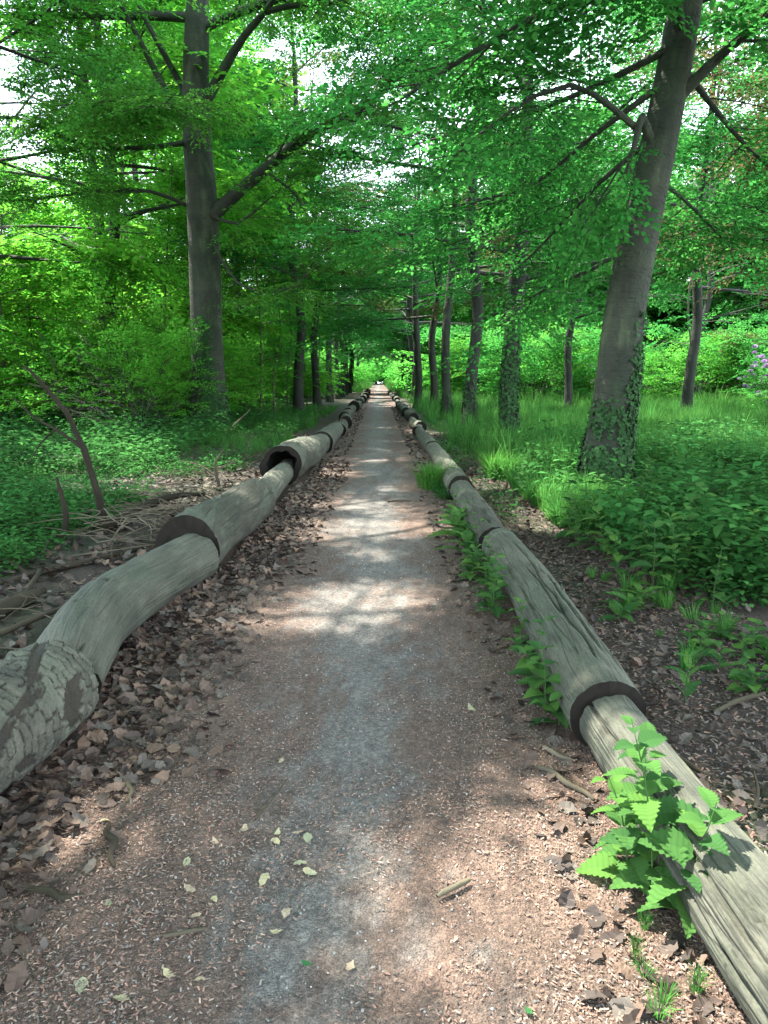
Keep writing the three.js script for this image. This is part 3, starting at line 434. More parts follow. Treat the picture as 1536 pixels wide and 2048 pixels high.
growTree(woodC, 'twin-limbed dark tree standing in the grass beyond the avenue', [8.22, 0, -32.3], { name: 'woodland_tree', turn: 2, scale: 0.9, merge: true, geo: sprayB, spray: 1.5, tint: [0.7, 0.9, 0.95], keep: (w) => w.y > 3 });
growTree(rowA, 'dark slim tree standing alone in the bright grass before the sunlit shrubs', [12.5, 0, -30.2], { name: 'woodland_tree', turn: 1, scale: 1.1, merge: true, geo: sprayB, spray: 1.4, tint: [0.75, 0.95, 0.95], keep: (w) => w.y > 4 });
growTree(rowB, 'copper beech with purple brown leaves at the edge of the grass', [12.9, 0, -20.5], { name: 'copper_beech', turn: 3, scale: 1.3, merge: true, geo: sprayB, spray: 1.15, tint: [1.35, 0.36, 0.9] });
growTree(woodB, 'copper beech with dull purple leaves behind the lilac shrub', [20, 0, -36], { name: 'copper_beech', turn: 2, scale: 0.8, merge: true, geo: sprayBig, spray: 1.2, tint: [1.3, 0.45, 0.9] });
growTree(rowC, 'dark trunk among saplings left of the ivy strip beech', [-8.8, 0, -25.6], { name: 'woodland_tree', turn: 2, scale: 1.15, merge: true, geo: sprayB, spray: 1.3, tint: [1.2, 1.25, 0.85] });
growTree(rowB, 'dark trunk half hidden by shrubs at the left edge of the wood', [-11.3, 0, -21], { name: 'woodland_tree', turn: 4, scale: 1.1, merge: true, geo: sprayB, spray: 1.3, tint: [1.2, 1.25, 0.85] });

// saplings: thin stems with leaves from low down
const sapPlan = (seed) => { const r = rngOf(seed), H = 6 + r() * 2, w = () => (r() - 0.5) * 0.9; return planTree({ seed, r: 0.035, flare: 0.3, gap: 0.4, sub: 0.9, dens: 0.8, spread: 2.0, auto: 11, crownBase: 1.6, detail: 1, bark: [0.13, 0.12, 0.09], trunk: [[0, -0.05, 0, 0.04], [w() * 0.3, 1.5, w() * 0.3, 0.035], [w() * 0.7, 3.5, w() * 0.7, 0.028], [w(), H, w(), 0.008]] }); };
const saps = [81, 82, 83].map(sapPlan);
{
  const r = rngOf(808);
  for (let k = 0; k < 46; k++) { const z = -20.5 - r() * 22, x = z * 0.5 + 3 + (r() - 0.5) * -z * 0.42; if (x > -5.6 - (z < -26 ? 0 : 1)) continue; const y = 0.9 + r() * 0.4; growTree(saps[k % 3], 'thin leafy sapling in the shrubby wood left of the avenue', [x, 0, z], { name: 'sapling', turn: r() * 6, scale: 0.8 + r() * 0.6, merge: true, group: 'saplings in the left wood', geo: sprayA, spray: 1.25, tint: [1.75 * y, 1.5 * y, 0.85 * y] }); }  // sapling tint yellowed and brightened, sunlight put into the leaf colour
  for (const [x, z] of [[-4.2, -34.8], [-4.4, -31.5], [-3.9, -37.2], [-4.1, -43], [-3.8, -46], [-4.6, -29]]) growTree(saps[Math.floor(r() * 3)], 'thin bare-stemmed sapling between the trunks of the left row', [x, 0, z], { name: 'sapling', turn: r() * 6, scale: 1.1, merge: true, group: 'saplings between the left row', geo: sprayA, spray: 1.2, tint: [0.8, 1, 0.9], keep: (w) => w.y > 2.5 });
}
// shrubs
const bushPlan = (seed, H) => { const r = rngOf(seed), limbs = []; for (let k = 0; k < 11; k++) { const a = k * 2.4 + r(), e = 0.5 + r() * 0.8, pts = [[0, 0, 0]]; let p = V(0, 0, 0), d = V(Math.cos(a) * Math.cos(e), Math.sin(e), Math.sin(a) * Math.cos(e)); for (let i = 0; i < 4; i++) { p = p.clone().addScaledVector(d, H * 0.27); d.y -= 0.08; pts.push([p.x, Math.max(0.1, p.y), p.z]); } limbs.push({ r: 0.025, from: 0.25, pts }); } return planTree({ seed, r: 0.04, flare: 0.2, gap: 0.26, sub: 0.9, dens: 0.9, spread: 1, auto: 0, crownBase: 1, detail: 1, limbs, trunk: [[0, -0.05, 0, 0.05], [0, 0.2, 0, 0.05], [0, 0.5, 0, 0.04], [0, 0.7, 0, 0.02]] }); };
const bushA = bushPlan(85, 2.6), bushB = bushPlan(86, 3.2);
{
  const r = rngOf(909);
  for (let k = 0; k < 34; k++) { const z = -19 - r() * 24, x = Math.min(-6.2, z * 0.42 + 1 + (r() - 0.5) * -z * 0.5); const y = 0.8 + r() * 0.5; growTree(k % 2 ? bushA : bushB, 'leafy green shrub in the undergrowth of the left wood', [x, 0, z], { name: 'shrub', turn: r() * 6, scale: 0.7 + r() * 0.5, merge: true, group: 'shrubs of the left wood', geo: sprayA, spray: 1.15, tint: [1.5 * y, 1.45 * y, 0.9 * y] }); }  // shrub leaves tinted brighter and yellower, a sunlit look in the colour
  for (let k = 0; k < 5; k++) growTree(bushB, 'dark shrub filling the gap behind the left row of trunks', [-5.4 - r() * 2.2, 0, -33 - k * 9], { name: 'shrub', turn: r() * 6, scale: 0.9 + r() * 0.4, merge: true, group: 'shrubs behind the left row', geo: sprayA, spray: 1.3, tint: [1.2, 1.25, 0.9] });
  for (let k = 0; k < 26; k++) { const z = -50 - (k % 13) * 9 - r() * 4, s = k < 13 ? 1 : -1, x = s * (6.5 + r() * 5); growTree(bushB, s > 0 ? 'distant shrub behind the right avenue row' : 'distant shrub behind the left avenue row', [x, 0, z], { name: 'shrub', turn: r() * 6, scale: 1.4 + r() * 0.6, merge: true, group: 'distant shrubs behind the avenue', geo: sprayB, spray: 1.9, tint: [1.1, 1.25, 1] }); }
  for (let k = 0; k < 16; k++) { const z = -52 - r() * 16, x = 12 + k * 2.6 + r() * 2; growTree(bushB, 'tall hedge-like shrub closing the far side of the grass', [x, 0, z], { name: 'shrub', turn: r() * 6, scale: 1.7 + r() * 0.6, merge: true, group: 'tall shrubs beyond the grass', geo: sprayB, spray: 1.9, tint: k % 3 ? [0.7, 0.9, 0.95] : [1.2, 1.2, 0.95] }); }
  for (let k = 0; k < 14; k++) { const x = -16 + k * 2.5 + r(), z = -176 - r() * 8; growTree(bushB, 'distant shrub closing the end of the path', [x, 0, z], { name: 'shrub', turn: r() * 6, scale: 2 + r() * 0.8, merge: true, group: 'distant shrubs at the end of the path', geo: sprayB, spray: 2.2, tint: [1.1, 1.25, 1.1] }); }
  const sunny = [[9.8, -41], [13.4, -42.5], [16.6, -39], [19.5, -35.5], [22.5, -38], [24, -34], [6.8, -46], [8, -38.5]];
  for (const [x, z, k] of [[6.2, -37, 1.1], [11.2, -36, 0.9], [14.6, -35, 1.2], [17.6, -33, 0.9], [9.2, -44, 1.3], [20.6, -32, 1.1]]) growTree(k > 1 ? saps[0] : saps[1], 'dark young tree standing before the sunlit shrubs', [x, 0, z], { name: 'sapling', turn: x, scale: k * 1.25, merge: true, group: 'young trees before the sunlit shrubs', geo: sprayB, spray: 1.2, tint: [0.55, 0.8, 0.9] });
  sunny.forEach(([x, z], k) => growTree(k % 2 ? bushA : bushB, 'bright yellow green shrub in full sun beyond the grass', [x, 0, z], { name: 'shrub', turn: r() * 6, scale: 0.7 + r() * 0.9, merge: true, group: 'sunlit shrubs beyond the grass', geo: sprayA, spray: 1.25, tint: [[1.4, 1.3, 0.95], [1.0, 1.15, 1.05], [1.2, 1.2, 0.95], [0.8, 1, 1]][k % 4] }));
  // rhododendron
  const t = growTree(bushA, 'shrub covered in lilac pink flower heads at the far side of the grass', [15.0, 0, -27.6], { name: 'flowering_shrub', turn: 1, scale: 0.8, merge: true, geo: sprayA, spray: 1.1, tint: [0.9, 1, 1] });
  const f = new Tri(); for (let k = 0; k < 14; k++) { const a = k * 2.4, e = 0.2 + 1.2 * (k / 14), d = V(Math.cos(a) * Math.cos(e), Math.sin(e), Math.sin(a) * Math.cos(e)); addLeaf(f, d.clone().multiplyScalar(0.02), d, V(-d.z, 0.3, d.x).normalize(), 0.1, 0.09, [0.36, 0.24, 0.42]); } const fg = f.geo();
  const list = [], rr = rngOf(5); for (const [p, d] of bushA.sprays) if (rr() < 0.65) { const q = p.clone().multiplyScalar(1.12); q.y += 0.15; const k = 0.85 + rr() * 0.6; list.push([new THREE.Matrix4().makeScale(k, k, k).setPosition(q), 1, 0.8 + rr() * 0.4, 1]); }
  stuff('flowers', fg, matPetal, list, null, null, t);
  const t2 = growTree(bushA, 'pale pink flowering shrub glimpsed between trunks beyond the grass', [11.1, 0, -39], { name: 'flowering_shrub', turn: 2, scale: 0.75, merge: true, geo: sprayA, spray: 1.1, tint: [1.2, 1.1, 0.8] });
  stuff('flowers', fg, matPetal, list.filter((_, i) => i % 3 === 0).map((e) => [e[0], 1.5, 2.2, 1.1]), null, null, t2);
}
console.log('sprays', sprayCount);

// ---------------------------------------------------------------- litter
function dryLeaf(seed) {   // a curled, slightly lobed dead leaf lying in the xz plane, about 1 long
  const r = rngOf(seed), t = new Tri(), n = 9, fold = r() * 1.2 - 0.2, c = [1, 1, 1], curl = (r() - 0.25) * 1.7, twist = (r() - 0.5) * 1.1, L = [], R = [], M = [];
  for (let i = 0; i <= n; i++) { const f = i / n, w = 0.3 * Math.pow(Math.sin(Math.PI * clamp(Math.pow(f, 0.85) * 0.97 + 0.015, 0, 1)), 0.95) * (1 + (i % 2 ? 0.1 : -0.08)) * (0.72 + r() * 0.45), y = curl * (f - 0.5) ** 2 * 0.9, e = twist * (f - 0.5) * 0.5, lift = 0.55 * w * (fold + (r() - 0.5) * 0.5); M.push(V(f - 0.5, y, 0.03 * Math.sin(f * 5))); L.push(V(f - 0.5 + (r() - 0.5) * 0.06, y + lift + e * w * 2, w)); R.push(V(f - 0.5 + (r() - 0.5) * 0.06, y + lift - e * w * 2, -w)); }
  for (let i = 0; i < n; i++) { const k = () => { const q = 0.85 + r() * 0.3; return [q, q, q]; }; t.t(M[i], L[i], L[i + 1], k()); t.t(M[i], L[i + 1], M[i + 1], k()); t.t(M[i], M[i + 1], R[i], k()); t.t(R[i], M[i + 1], R[i + 1], k()); }
  const g = t.geo(), ys = g.attributes.position; let lo = 9; for (let i = 0; i < ys.count; i++) lo = Math.min(lo, ys.getY(i)); g.translate(0, -lo, 0); return g;
}
const dryGeos = [1, 2, 3, 4, 5, 6, 7].map((s) => dryLeaf(s * 13));
const DRY = [[0.078, 0.049, 0.034], [0.05, 0.033, 0.024], [0.1, 0.067, 0.05], [0.034, 0.024, 0.019], [0.1, 0.084, 0.068], [0.14, 0.09, 0.062]];
const lay = (x, y, z, k, r, tilt = 0.35) => new THREE.Matrix4().compose(V(x, y, z), new THREE.Quaternion().setFromEuler(new THREE.Euler((r() - 0.5) * tilt, r() * 6.283, (r() - 0.5) * tilt)), V(k, k, k));
const onLog = (x, z) => (x < -1.1 && x > -1.98 && z < 0) ? true : (x > 0.9 && x < 1.2);
{
  const r = rngOf(717), lists = dryGeos.map(() => []), singles = [];
  const drop = (x, z, k, y) => { const c = DRY[Math.floor(r() * DRY.length)], f = 0.75 + r() * 0.5, i = Math.floor(r() * 7), m = lay(x, y, z, k, r, 1.3); (z > -4.1 ? singles : lists[i]).push([m, c[0] * f, c[1] * f, c[2] * f, i, x, z]); };
  const inner = (z) => z > -3.3 ? -1.42 : z > -5.8 ? -1.5 : z > -8.3 ? -1.28 : z > -11 ? -1.26 : -1.12;
  for (let k = 0; k < 14000; k++) { const z = -1.2 - Math.pow(r(), 1.1) * 13, q = Math.pow(r(), 1.7), x = inner(z) + q * (1.0 - 0.02 * -z) + 0.02; if (r() < (q - 0.25) * 1.6 + (z > -2.7 ? 0.55 : 0) || litterAt(x, z) < 0.27) continue; drop(x, z, 0.036 + Math.pow(r(), 1.8) * 0.075, 0.012 + r() * 0.035 * (1 - q)); }
  for (let k = 0; k < 4200; k++) { const z = -1.2 - Math.pow(r(), 1.2) * 20, x = 1.2 + r() * (1.3 + 0.02 * -z); drop(x, z, 0.035 + r() * 0.045, 0.005 + r() * 0.03); }
  for (let k = 0; k < 3600; k++) { const z = -2.2 - Math.pow(r(), 1.1) * 18, x = -1.85 - r() * (1.7 + 0.05 * -z); drop(x, z, 0.06 + r() * 0.06, 0.02 + r() * 0.04); }
  for (let k = 0; k < 500; k++) { const z = -1.3 - Math.pow(r(), 1.3) * 9, x = 0.55 + r() * 0.35; drop(x, z, 0.04 + r() * 0.05, 0.012); }
  for (let k = 0; k < 700; k++) { const z = -12 - r() * 30, s = r() < 0.5, x = s ? -1.0 + r() * 0.35 : 0.95 - r() * 0.3; drop(x, z, 0.08 + r() * 0.05, 0.012); }
  // the nearest are leaves of their own, the largest first
  singles.sort((a, b) => b[6] - a[6]); const seen = singles.filter((e) => Math.abs(e[5]) < -e[6] * 0.5 + 0.35 && e[6] < -1.5), mats = DRY.map((c) => { const m = matDry.clone(); m.color.setRGB(...c).multiplyScalar(0.8); return m; });
  const chosen = new Set(seen.filter((_, i) => i % Math.max(1, Math.ceil(seen.length / 250)) === 0));
  for (const e of chosen) { const left = e[5] < 0, right = e[5] > 1.1; const m = single('dead_leaf', dryGeos[e[4]], mats[Math.floor(hash2(e[5] * 1e4, e[6] * 1e4) * 6)], left ? 'curled brown dead leaf lying by the foot of the left logs' : right ? 'dry brown leaf on the bare soil behind the right logs' : 'dry brown leaf on the path edge by the right logs', 'leaf', left ? 'dead leaves along the left logs' : right ? 'dead leaves behind the right logs' : 'dead leaves along the right path edge'); e[0].decompose(m.position, m.quaternion, m.scale); }
  for (const e of singles) if (!chosen.has(e)) lists[e[4]].push(e);
  lists.forEach((l, i) => stuff('leaf_litter', dryGeos[i], matDry, l, 'drift of brown dead leaves along both log rows', 'leaf litter'));
  // pale fallen leaves on the path
  const pale = [[-0.41, -2.88], [-0.48, -2.4], [-0.36, -2.38], [-0.36, -2.33], [-0.29, -2.38], [-0.64, -2.22], [-0.51, -2.04], [-0.55, -1.97], [-0.83, -2.02], [-0.57, -1.75], [-0.48, -1.73], [-0.79, -1.71], [-0.67, -1.67], [-0.28, -1.98], [-0.22, -2.16], [-0.3, -1.9], [-0.57, -2.33], [-0.26, -2.21], [-0.23, -2.17], [-1.27, -2.33], [-0.9, -2.75], [0.45, -3.36], [-0.08, -1.77], [0.45, -3.38], [-0.37, -2.13], [-0.6, -2.09], [-0.25, -2.35], [-1.0, -2.45], [-1.39, -2.76]];
  const mp = [[0.3, 0.27, 0.15], [0.3, 0.24, 0.16], [0.24, 0.25, 0.15]].map((c) => { const m = matDry.clone(); m.color.setRGB(...c); return m; });
  pale.forEach(([x, z], i) => { const m = single('fallen_leaf', dryGeos[i % 7], mp[i % 3], 'pale yellow green leaf fallen flat on the path', 'leaf', 'pale leaves fallen on the path'); lay(x, 0.012, z, 0.032 + r() * 0.026, r, 0.6).decompose(m.position, m.quaternion, m.scale); });
  const green = matHerb.clone(); green.color.setRGB(0.06, 0.2, 0.07);
  for (const [x, z] of [[-0.2, -1.78], [0.38, -1.62]]) { const m = single('fallen_leaf', dryGeos[1], green, 'small fresh green leaf fallen on the path', 'leaf', 'green leaves fallen on the path'); lay(x, 0.014, z, 0.03, r, 0.2).decompose(m.position, m.quaternion, m.scale); }
}
{ // bud scales, chips and crumbs
  const r = rngOf(727), t = new Tri(), c = [1, 1, 1]; const a = V(-0.5, 0, 0.2), b = V(0.42, 0.04, 0.1), d = V(0.5, 0, -0.22), e = V(-0.4, 0.06, -0.16), m = V(0.05, 0.13, 0); t.t(a, b, m, c); t.t(b, d, m, c); t.t(d, e, m, c); t.t(e, a, m, c); const geo = t.geo(), list = [];
  const C = [[0.26, 0.145, 0.105], [0.18, 0.12, 0.092], [0.33, 0.19, 0.14], [0.13, 0.098, 0.078], [0.36, 0.27, 0.21], [0.08, 0.064, 0.054], [0.24, 0.215, 0.19]];
  for (let k = 0; k < 300000 && list.length < 150000; k++) {
    const z = -1.15 - Math.pow(r(), 1.7) * 11, x = -1.45 + r() * 2.5, edge = sstep(0.1, 0.55, Math.abs(x - 0.02)), near = z > -3.4 ? 0.25 : 0; if (r() > 0.08 + edge * 0.7 + near + 2.4 * (fbm(x * 4 + 9, z * 2.6, 4) - 0.5)) continue;
    const q = C[Math.floor(r() * 7)], f = 0.7 + r() * 0.6, w = 0.003 + Math.pow(r(), 2.4) * 0.013; list.push([lay(x, 0.008 + pathHeight(x, z) + r() * 0.004, z, w, r, 0.5), q[0] * f, q[1] * f, q[2] * f]);
  }
  for (let k = 0; k < 16000; k++) { const z = -1.15 - Math.pow(r(), 1.5) * 9, x = 1.15 + r() * 1.3, q = C[Math.floor(r() * 7)], f = 0.45 + r() * 0.5, w = 0.014 + r() * 0.02; list.push([lay(x, 0.004 + r() * 0.01, z, w, r, 0.6), q[0] * f, q[1] * f, q[2] * f]); }
  stuff('bud_scales', geo, matDry, list, 'reddish brown bud scales and crumbs strewn over the path', 'plant debris');
  const peb = new THREE.IcosahedronGeometry(0.5, 0), pl = []; peb.setAttribute('color', new THREE.Float32BufferAttribute(new Float32Array(peb.attributes.position.count * 3).fill(1), 3));
  for (let k = 0; k < 6000; k++) { const z = -1.15 - Math.pow(r(), 1.6) * 9, x = -0.9 + r() * 1.7, w = 0.002 + Math.pow(r(), 5) * 0.009, f = 0.16 + r() * 0.26; const mm = lay(x, 0.006 + pathHeight(x, z), z, w, r, 3); pl.push([mm, f, f, f * 0.97]); }
  stuff('grit', peb, matTwig, pl, 'pale grit and small pebbles on the grey path', 'grit');
}

// ---------------------------------------------------------------- dead branches
const deadCol = (seed, k = 0.2) => (a, s) => { const f = (0.7 + 0.6 * fbm(a * 2 + seed, s * 6, 3)) * k; const g = 0.05 * sstep(0.45, 0.7, fbm(s * 3 + seed, a, 3)); return [f * (1.08 - g), f * 0.94, f * (0.68 - g)]; };
function branch(name, label, group, runs, k, seed) {   // runs of [x, y, z, r]; the first is the stem
  const o = runs[0][0], root = thing(name, label, 'branch', group, [o[0], 0, o[2]]);
  runs.forEach((pts, i) => part(i ? 'side_branch' : 'stem', sweep(pts.map((p) => [p[0] - o[0], p[1], p[2] - o[2], p[3]]), i ? 7 : 10, pts.length * 7, { col: deadCol(seed + i, k), tip: true, add: (a, s, t, r) => r * (0.35 * (fbm(Math.cos(a) * 1.2 + seed, s * 45 + Math.sin(a), 3) - 0.5) + 0.5 * Math.max(0, vn(s * 22 + seed, 2) - 0.82) * 5 * Math.max(0, Math.cos(a - seed))) }), matTwig, root));
  return root;
}
branch('dead_branch', 'tall dead branch standing up curved out of the brushwood', null, [
  [[-2.88, 0.05, -7.62, 0.046], [-2.9, 0.35, -7.6, 0.04], [-2.95, 0.58, -7.6, 0.034], [-3.02, 0.87, -7.6, 0.034], [-3.08, 1.02, -7.6, 0.027], [-3.16, 1.23, -7.6, 0.026], [-3.34, 1.47, -7.6, 0.022], [-3.55, 1.72, -7.6, 0.012]],
  [[-2.95, 0.05, -7.55, 0.065], [-2.7, 0.12, -7.75, 0.055], [-2.5, 0.24, -7.95, 0.045], [-2.3, 0.28, -8.3, 0.035], [-2.05, 0.25, -8.6, 0.02]],
  [[-3.05, 0.9, -7.6, 0.02], [-3.3, 1.05, -7.7, 0.016], [-3.6, 1.2, -7.8, 0.012], [-3.85, 1.4, -7.9, 0.006]], [[-3.3, 1.1, -7.7, 0.01], [-3.5, 0.95, -7.75, 0.008], [-3.7, 0.7, -7.8, 0.004]]], 0.03, 1);
branch('dead_branch', 'short dark stick standing upright in the brushwood', null, [[[-3.06, 0, -7, 0.032], [-3.0, 0.3, -7, 0.028], [-3.03, 0.5, -7, 0.022], [-3.06, 0.66, -7, 0.012]]], 0.03, 2);
branch('dead_branch', 'long grey branch lying behind the curved log', null, [[[-3.4, 0.03, -5.1, 0.022], [-2.95, 0.04, -5.55, 0.026], [-2.6, 0.04, -6.1, 0.024], [-2.25, 0.045, -6.6, 0.02], [-2.1, 0.06, -6.95, 0.018]], [[-2.75, 0.06, -5.85, 0.02], [-2.62, 0.1, -5.5, 0.018], [-2.55, 0.04, -5.1, 0.014]], [[-2.8, 0.05, -5.75, 0.018], [-3.1, 0.1, -6, 0.012], [-3.4, 0.08, -6.1, 0.006]]], 0.06, 3);
branch('dead_branch', 'thick mossy branch stub behind the splintered log', null, [[[-2.65, 0.05, -4.6, 0.052], [-2.55, 0.055, -4.9, 0.058], [-2.5, 0.05, -5.15, 0.05], [-2.48, 0.05, -5.3, 0.03]]], 0.06, 4);
branch('dead_branch', 'thin branch leaning towards the splintered log', null, [[[-2.5, 0.03, -3.9, 0.022], [-2.3, 0.07, -4.3, 0.02], [-2.1, 0.1, -4.7, 0.016], [-1.98, 0.1, -5, 0.01]]], 0.08, 5);
branch('dead_branch', 'broken forked branch sticking out by the hollow log', null, [[[-2.3, 0.05, -10.6, 0.025], [-2.35, 0.35, -10.6, 0.018], [-2.2, 0.6, -10.5, 0.01]], [[-2.33, 0.2, -10.6, 0.015], [-2.6, 0.35, -10.7, 0.01], [-2.9, 0.4, -10.8, 0.005]], [[-2.34, 0.3, -10.6, 0.012], [-2.05, 0.42, -10.7, 0.006]]], 0.08, 6);
branch('dead_branch', 'fallen branch in the herbs beside the ivy strip beech', null, [[[-4.2, 0.05, -20, 0.03], [-3.9, 0.35, -20.2, 0.025], [-3.5, 0.75, -20.4, 0.012]]], 0.1, 7);
{
  const r = rngOf(636), heap = (n, x0, x1, z0, z1, len, k, hi, label, group) => { for (let i = 0; i < n; i++) { const x = lerp(x0, x1, r()), z = lerp(z0, z1, r()), a = r() * 6.28, l = len * (0.5 + r() * 0.9), h0 = 0.02 + r() * hi, h1 = 0.02 + r() * hi, rad = 0.003 + r() * 0.0045, dx = Math.cos(a) * l, dz = Math.sin(a) * l * 0.8; let ex = x + dx; if (ex > -1.85) ex = -1.85 - r() * 0.2; const bow = (r() - 0.5) * 0.25; const runs = [[[x, h0, z, rad], [lerp(x, ex, 0.35) + bow, lerp(h0, h1, 0.35) + r() * 0.06, z + dz * 0.35, rad * 0.9], [lerp(x, ex, 0.7) + bow * 0.7, lerp(h0, h1, 0.7) + r() * 0.05, z + dz * 0.7, rad * 0.7], [ex, h1, z + dz, rad * 0.4]]]; if (r() < 0.5) { const p = runs[0][1]; runs.push([[p[0], p[1], p[2], rad * 0.7], [p[0] + (r() - 0.5) * 0.3, p[1] + 0.06, p[2] + (r() - 0.5) * 0.3, rad * 0.5], [p[0] + (r() - 0.5) * 0.6, p[1] + 0.06, p[2] + (r() - 0.5) * 0.6, rad * 0.3]]); } branch('twig', label, group, runs, k * (0.7 + r() * 0.8), 20 + i); } };
  heap(110, -2.75, -1.95, -9.6, -6.6, 0.7, 0.11, 0.28, 'bleached twig in the brushwood heap behind the cracked stout log', 'bleached twigs of the brushwood heap');
  heap(36, -4.3, -2.0, -7.4, -3.6, 0.9, 0.08, 0.06, 'dark twig strewn over the litter behind the curved log', 'twigs strewn behind the curved log');
  heap(36, -3.4, -1.8, -15, -9.8, 1.0, 0.08, 0.16, 'grey twig scattered in the litter behind the hollow log', 'twigs scattered behind the hollow log');
}
const sticks = [['short pale stick lying in the sun patch on the path', [[0.18, 0.018, -2.04, 0.006], [0.2, 0.02, -2.055, 0.009], [0.24, 0.022, -2.08, 0.0095], [0.275, 0.021, -2.105, 0.009], [0.29, 0.02, -2.115, 0.006]], 0.13], ['grey forked stick lying by the joint of the right logs', [[0.66, 0.016, -2.82, 0.009], [0.71, 0.018, -2.77, 0.011], [0.74, 0.02, -2.69, 0.012], [0.8, 0.018, -2.62, 0.01], [0.82, 0.018, -2.57, 0.006]], 0.12], ['small twig by the sawn end of the long straight log', [[0.72, 0.018, -2.98, 0.009], [0.77, 0.018, -2.9, 0.01], [0.82, 0.018, -2.86, 0.006]], 0.16],
  ['thin dark twig lying across the path', [[0.12, 0.02, -9.45, 0.012], [0.25, 0.022, -9.5, 0.01], [0.42, 0.02, -9.5, 0.006]], 0.05], ['dark knobbly stick among the leaves at the near left', [[-0.97, 0.02, -2.42, 0.008], [-0.955, 0.025, -2.36, 0.012], [-0.91, 0.028, -2.31, 0.013], [-0.9, 0.025, -2.24, 0.01], [-0.87, 0.02, -2.19, 0.005]], 0.05], ['grey stick half buried in leaves near the bark log', [[-1.0, 0.018, -2.75, 0.01], [-0.99, 0.02, -2.68, 0.012], [-0.96, 0.02, -2.64, 0.01], [-0.955, 0.018, -2.57, 0.006]], 0.08], ['dark stick at the near left corner of the path', [[-1.1, 0.018, -2.08, 0.011], [-1.03, 0.02, -2.07, 0.012], [-0.98, 0.02, -2.04, 0.01], [-0.92, 0.018, -2.06, 0.005]], 0.045],
  ['branched twig on the bare soil behind the pale log', [[1.4, 0.02, -2.5, 0.008], [1.46, 0.03, -2.6, 0.007], [1.52, 0.03, -2.75, 0.004]], 0.06], ['dark root sticking out behind the sawn end joint', [[1.17, 0.03, -3.0, 0.02], [1.24, 0.025, -2.9, 0.016], [1.32, 0.02, -2.75, 0.008]], 0.07], ['brown stick on the soil by the low leaves at the right', [[1.6, 0.02, -3.3, 0.012], [1.75, 0.03, -3.4, 0.014], [1.95, 0.03, -3.5, 0.01]], 0.07], ['thin grey twig on the path near the pale leaves', [[-0.45, 0.018, -2.45, 0.004], [-0.4, 0.02, -2.6, 0.004], [-0.37, 0.018, -2.72, 0.003]], 0.08], ['small brown twig lying on the left half of the path', [[-0.62, 0.018, -1.88, 0.006], [-0.55, 0.018, -1.9, 0.006], [-0.5, 0.018, -1.91, 0.004]], 0.1]];
sticks.forEach(([label, pts, k], i) => branch('stick', label, null, [pts], k, 60 + i));

// ---------------------------------------------------------------- nettles and broad-leaved plants
function nettleLeaf(n, wide, tooth) {   // serrated leaf of length 1 along +x, folded on its midrib, tip drooping
  const t = new Tri(), L = [], R = [], M = [];
  for (let i = 0; i <= n; i++) { const f = i / n, w = wide * Math.pow(Math.sin(Math.PI * Math.pow(clamp(f, 0.012, 0.995), 0.62)), 0.85), y = 0.1 * Math.sin(f * 2.2) - 0.32 * f * f; M.push(V(f, y, 0)); const q = (i % 2 ? 1 + tooth : 1 - tooth), fx = f + (i % 2 ? 0.02 : -0.015); L.push(V(fx, y + 0.2 * w + (i % 2 ? 0.015 : 0), w * q)); R.push(V(fx, y + 0.2 * w + (i % 2 ? 0.015 : 0), -w * q)); }
  for (let i = 0; i < n; i++) { const k = i % 2 ? [0.94, 0.94, 0.94] : [1.06, 1.06, 1.06]; t.t(M[i], L[i], L[i + 1], k); t.t(M[i], L[i + 1], M[i + 1], k); t.t(M[i], M[i + 1], R[i], k); t.t(R[i], M[i + 1], R[i + 1], k); }
  return t.geo();
}
const nLeaf = nettleLeaf(18, 0.34, 0.12), dockLeaf = nettleLeaf(10, 0.2, 0.03), roundLeaf = nettleLeaf(10, 0.4, 0.05);
const herbMats = [[0.08, 0.19, 0.05], [0.065, 0.16, 0.045], [0.1, 0.22, 0.05], [0.05, 0.13, 0.042]].map((c) => { const m = matHerb.clone(); m.color.setRGB(...c); return m; });
function plant(name, label, group, at, o) {
  const r = rngOf(o.seed), root = thing(name, label, o.category || 'plant', group, at), H = o.h, lean = o.lean || [0, 0];
  const sp = [0, 0.35, 0.7, 1].map((f) => [lean[0] * f * f + (r() - 0.5) * 0.02 * f, H * f, lean[1] * f * f + (r() - 0.5) * 0.02 * f, lerp(0.004, 0.0015, f) * (o.thick || 1)]);
  part('stem', sweep(sp, 6, 10, { col: () => [0.06, 0.12, 0.04], tip: true }), matTwig, root);
  for (let k = 0; k < o.pairs; k++) for (const s of [0, 1]) {
    const f = lerp(o.from ?? 0.12, 1, (k + 0.5 * (o.alt ? s : 0)) / (o.pairs - 0.5)), az = k * 1.5708 + s * Math.PI + (r() - 0.5) * 0.7 + (o.turn || 0), size = o.leaf * (1.05 - 0.62 * Math.pow(f, 2.2)) * (0.75 + r() * 0.45), up = lerp(o.up ?? 0.1, 0.5, f * f) + (r() - 0.5) * 0.5;
    const m = part('leaf', o.geo || nLeaf, herbMats[Math.floor(r() * 4)], root), d = V(Math.cos(az) * Math.cos(up), Math.sin(up), Math.sin(az) * Math.cos(up));
    const p = V(lean[0] * f * f, H * f, lean[1] * f * f).addScaledVector(d, 0.012), b = basis(d, (r() - 0.5) * 0.7, 1);
    m.position.copy(p); m.quaternion.setFromRotationMatrix(b); m.scale.set(size, size, size * (0.9 + r() * 0.2));
  }
  return root;
}
plant('nettle', 'big bright nettle in the sun leaning on the pale log', null, [0.84, 0, -2.02], { seed: 1, h: 0.52, pairs: 10, leaf: 0.15, lean: [-0.03, -0.2], from: 0.16 });
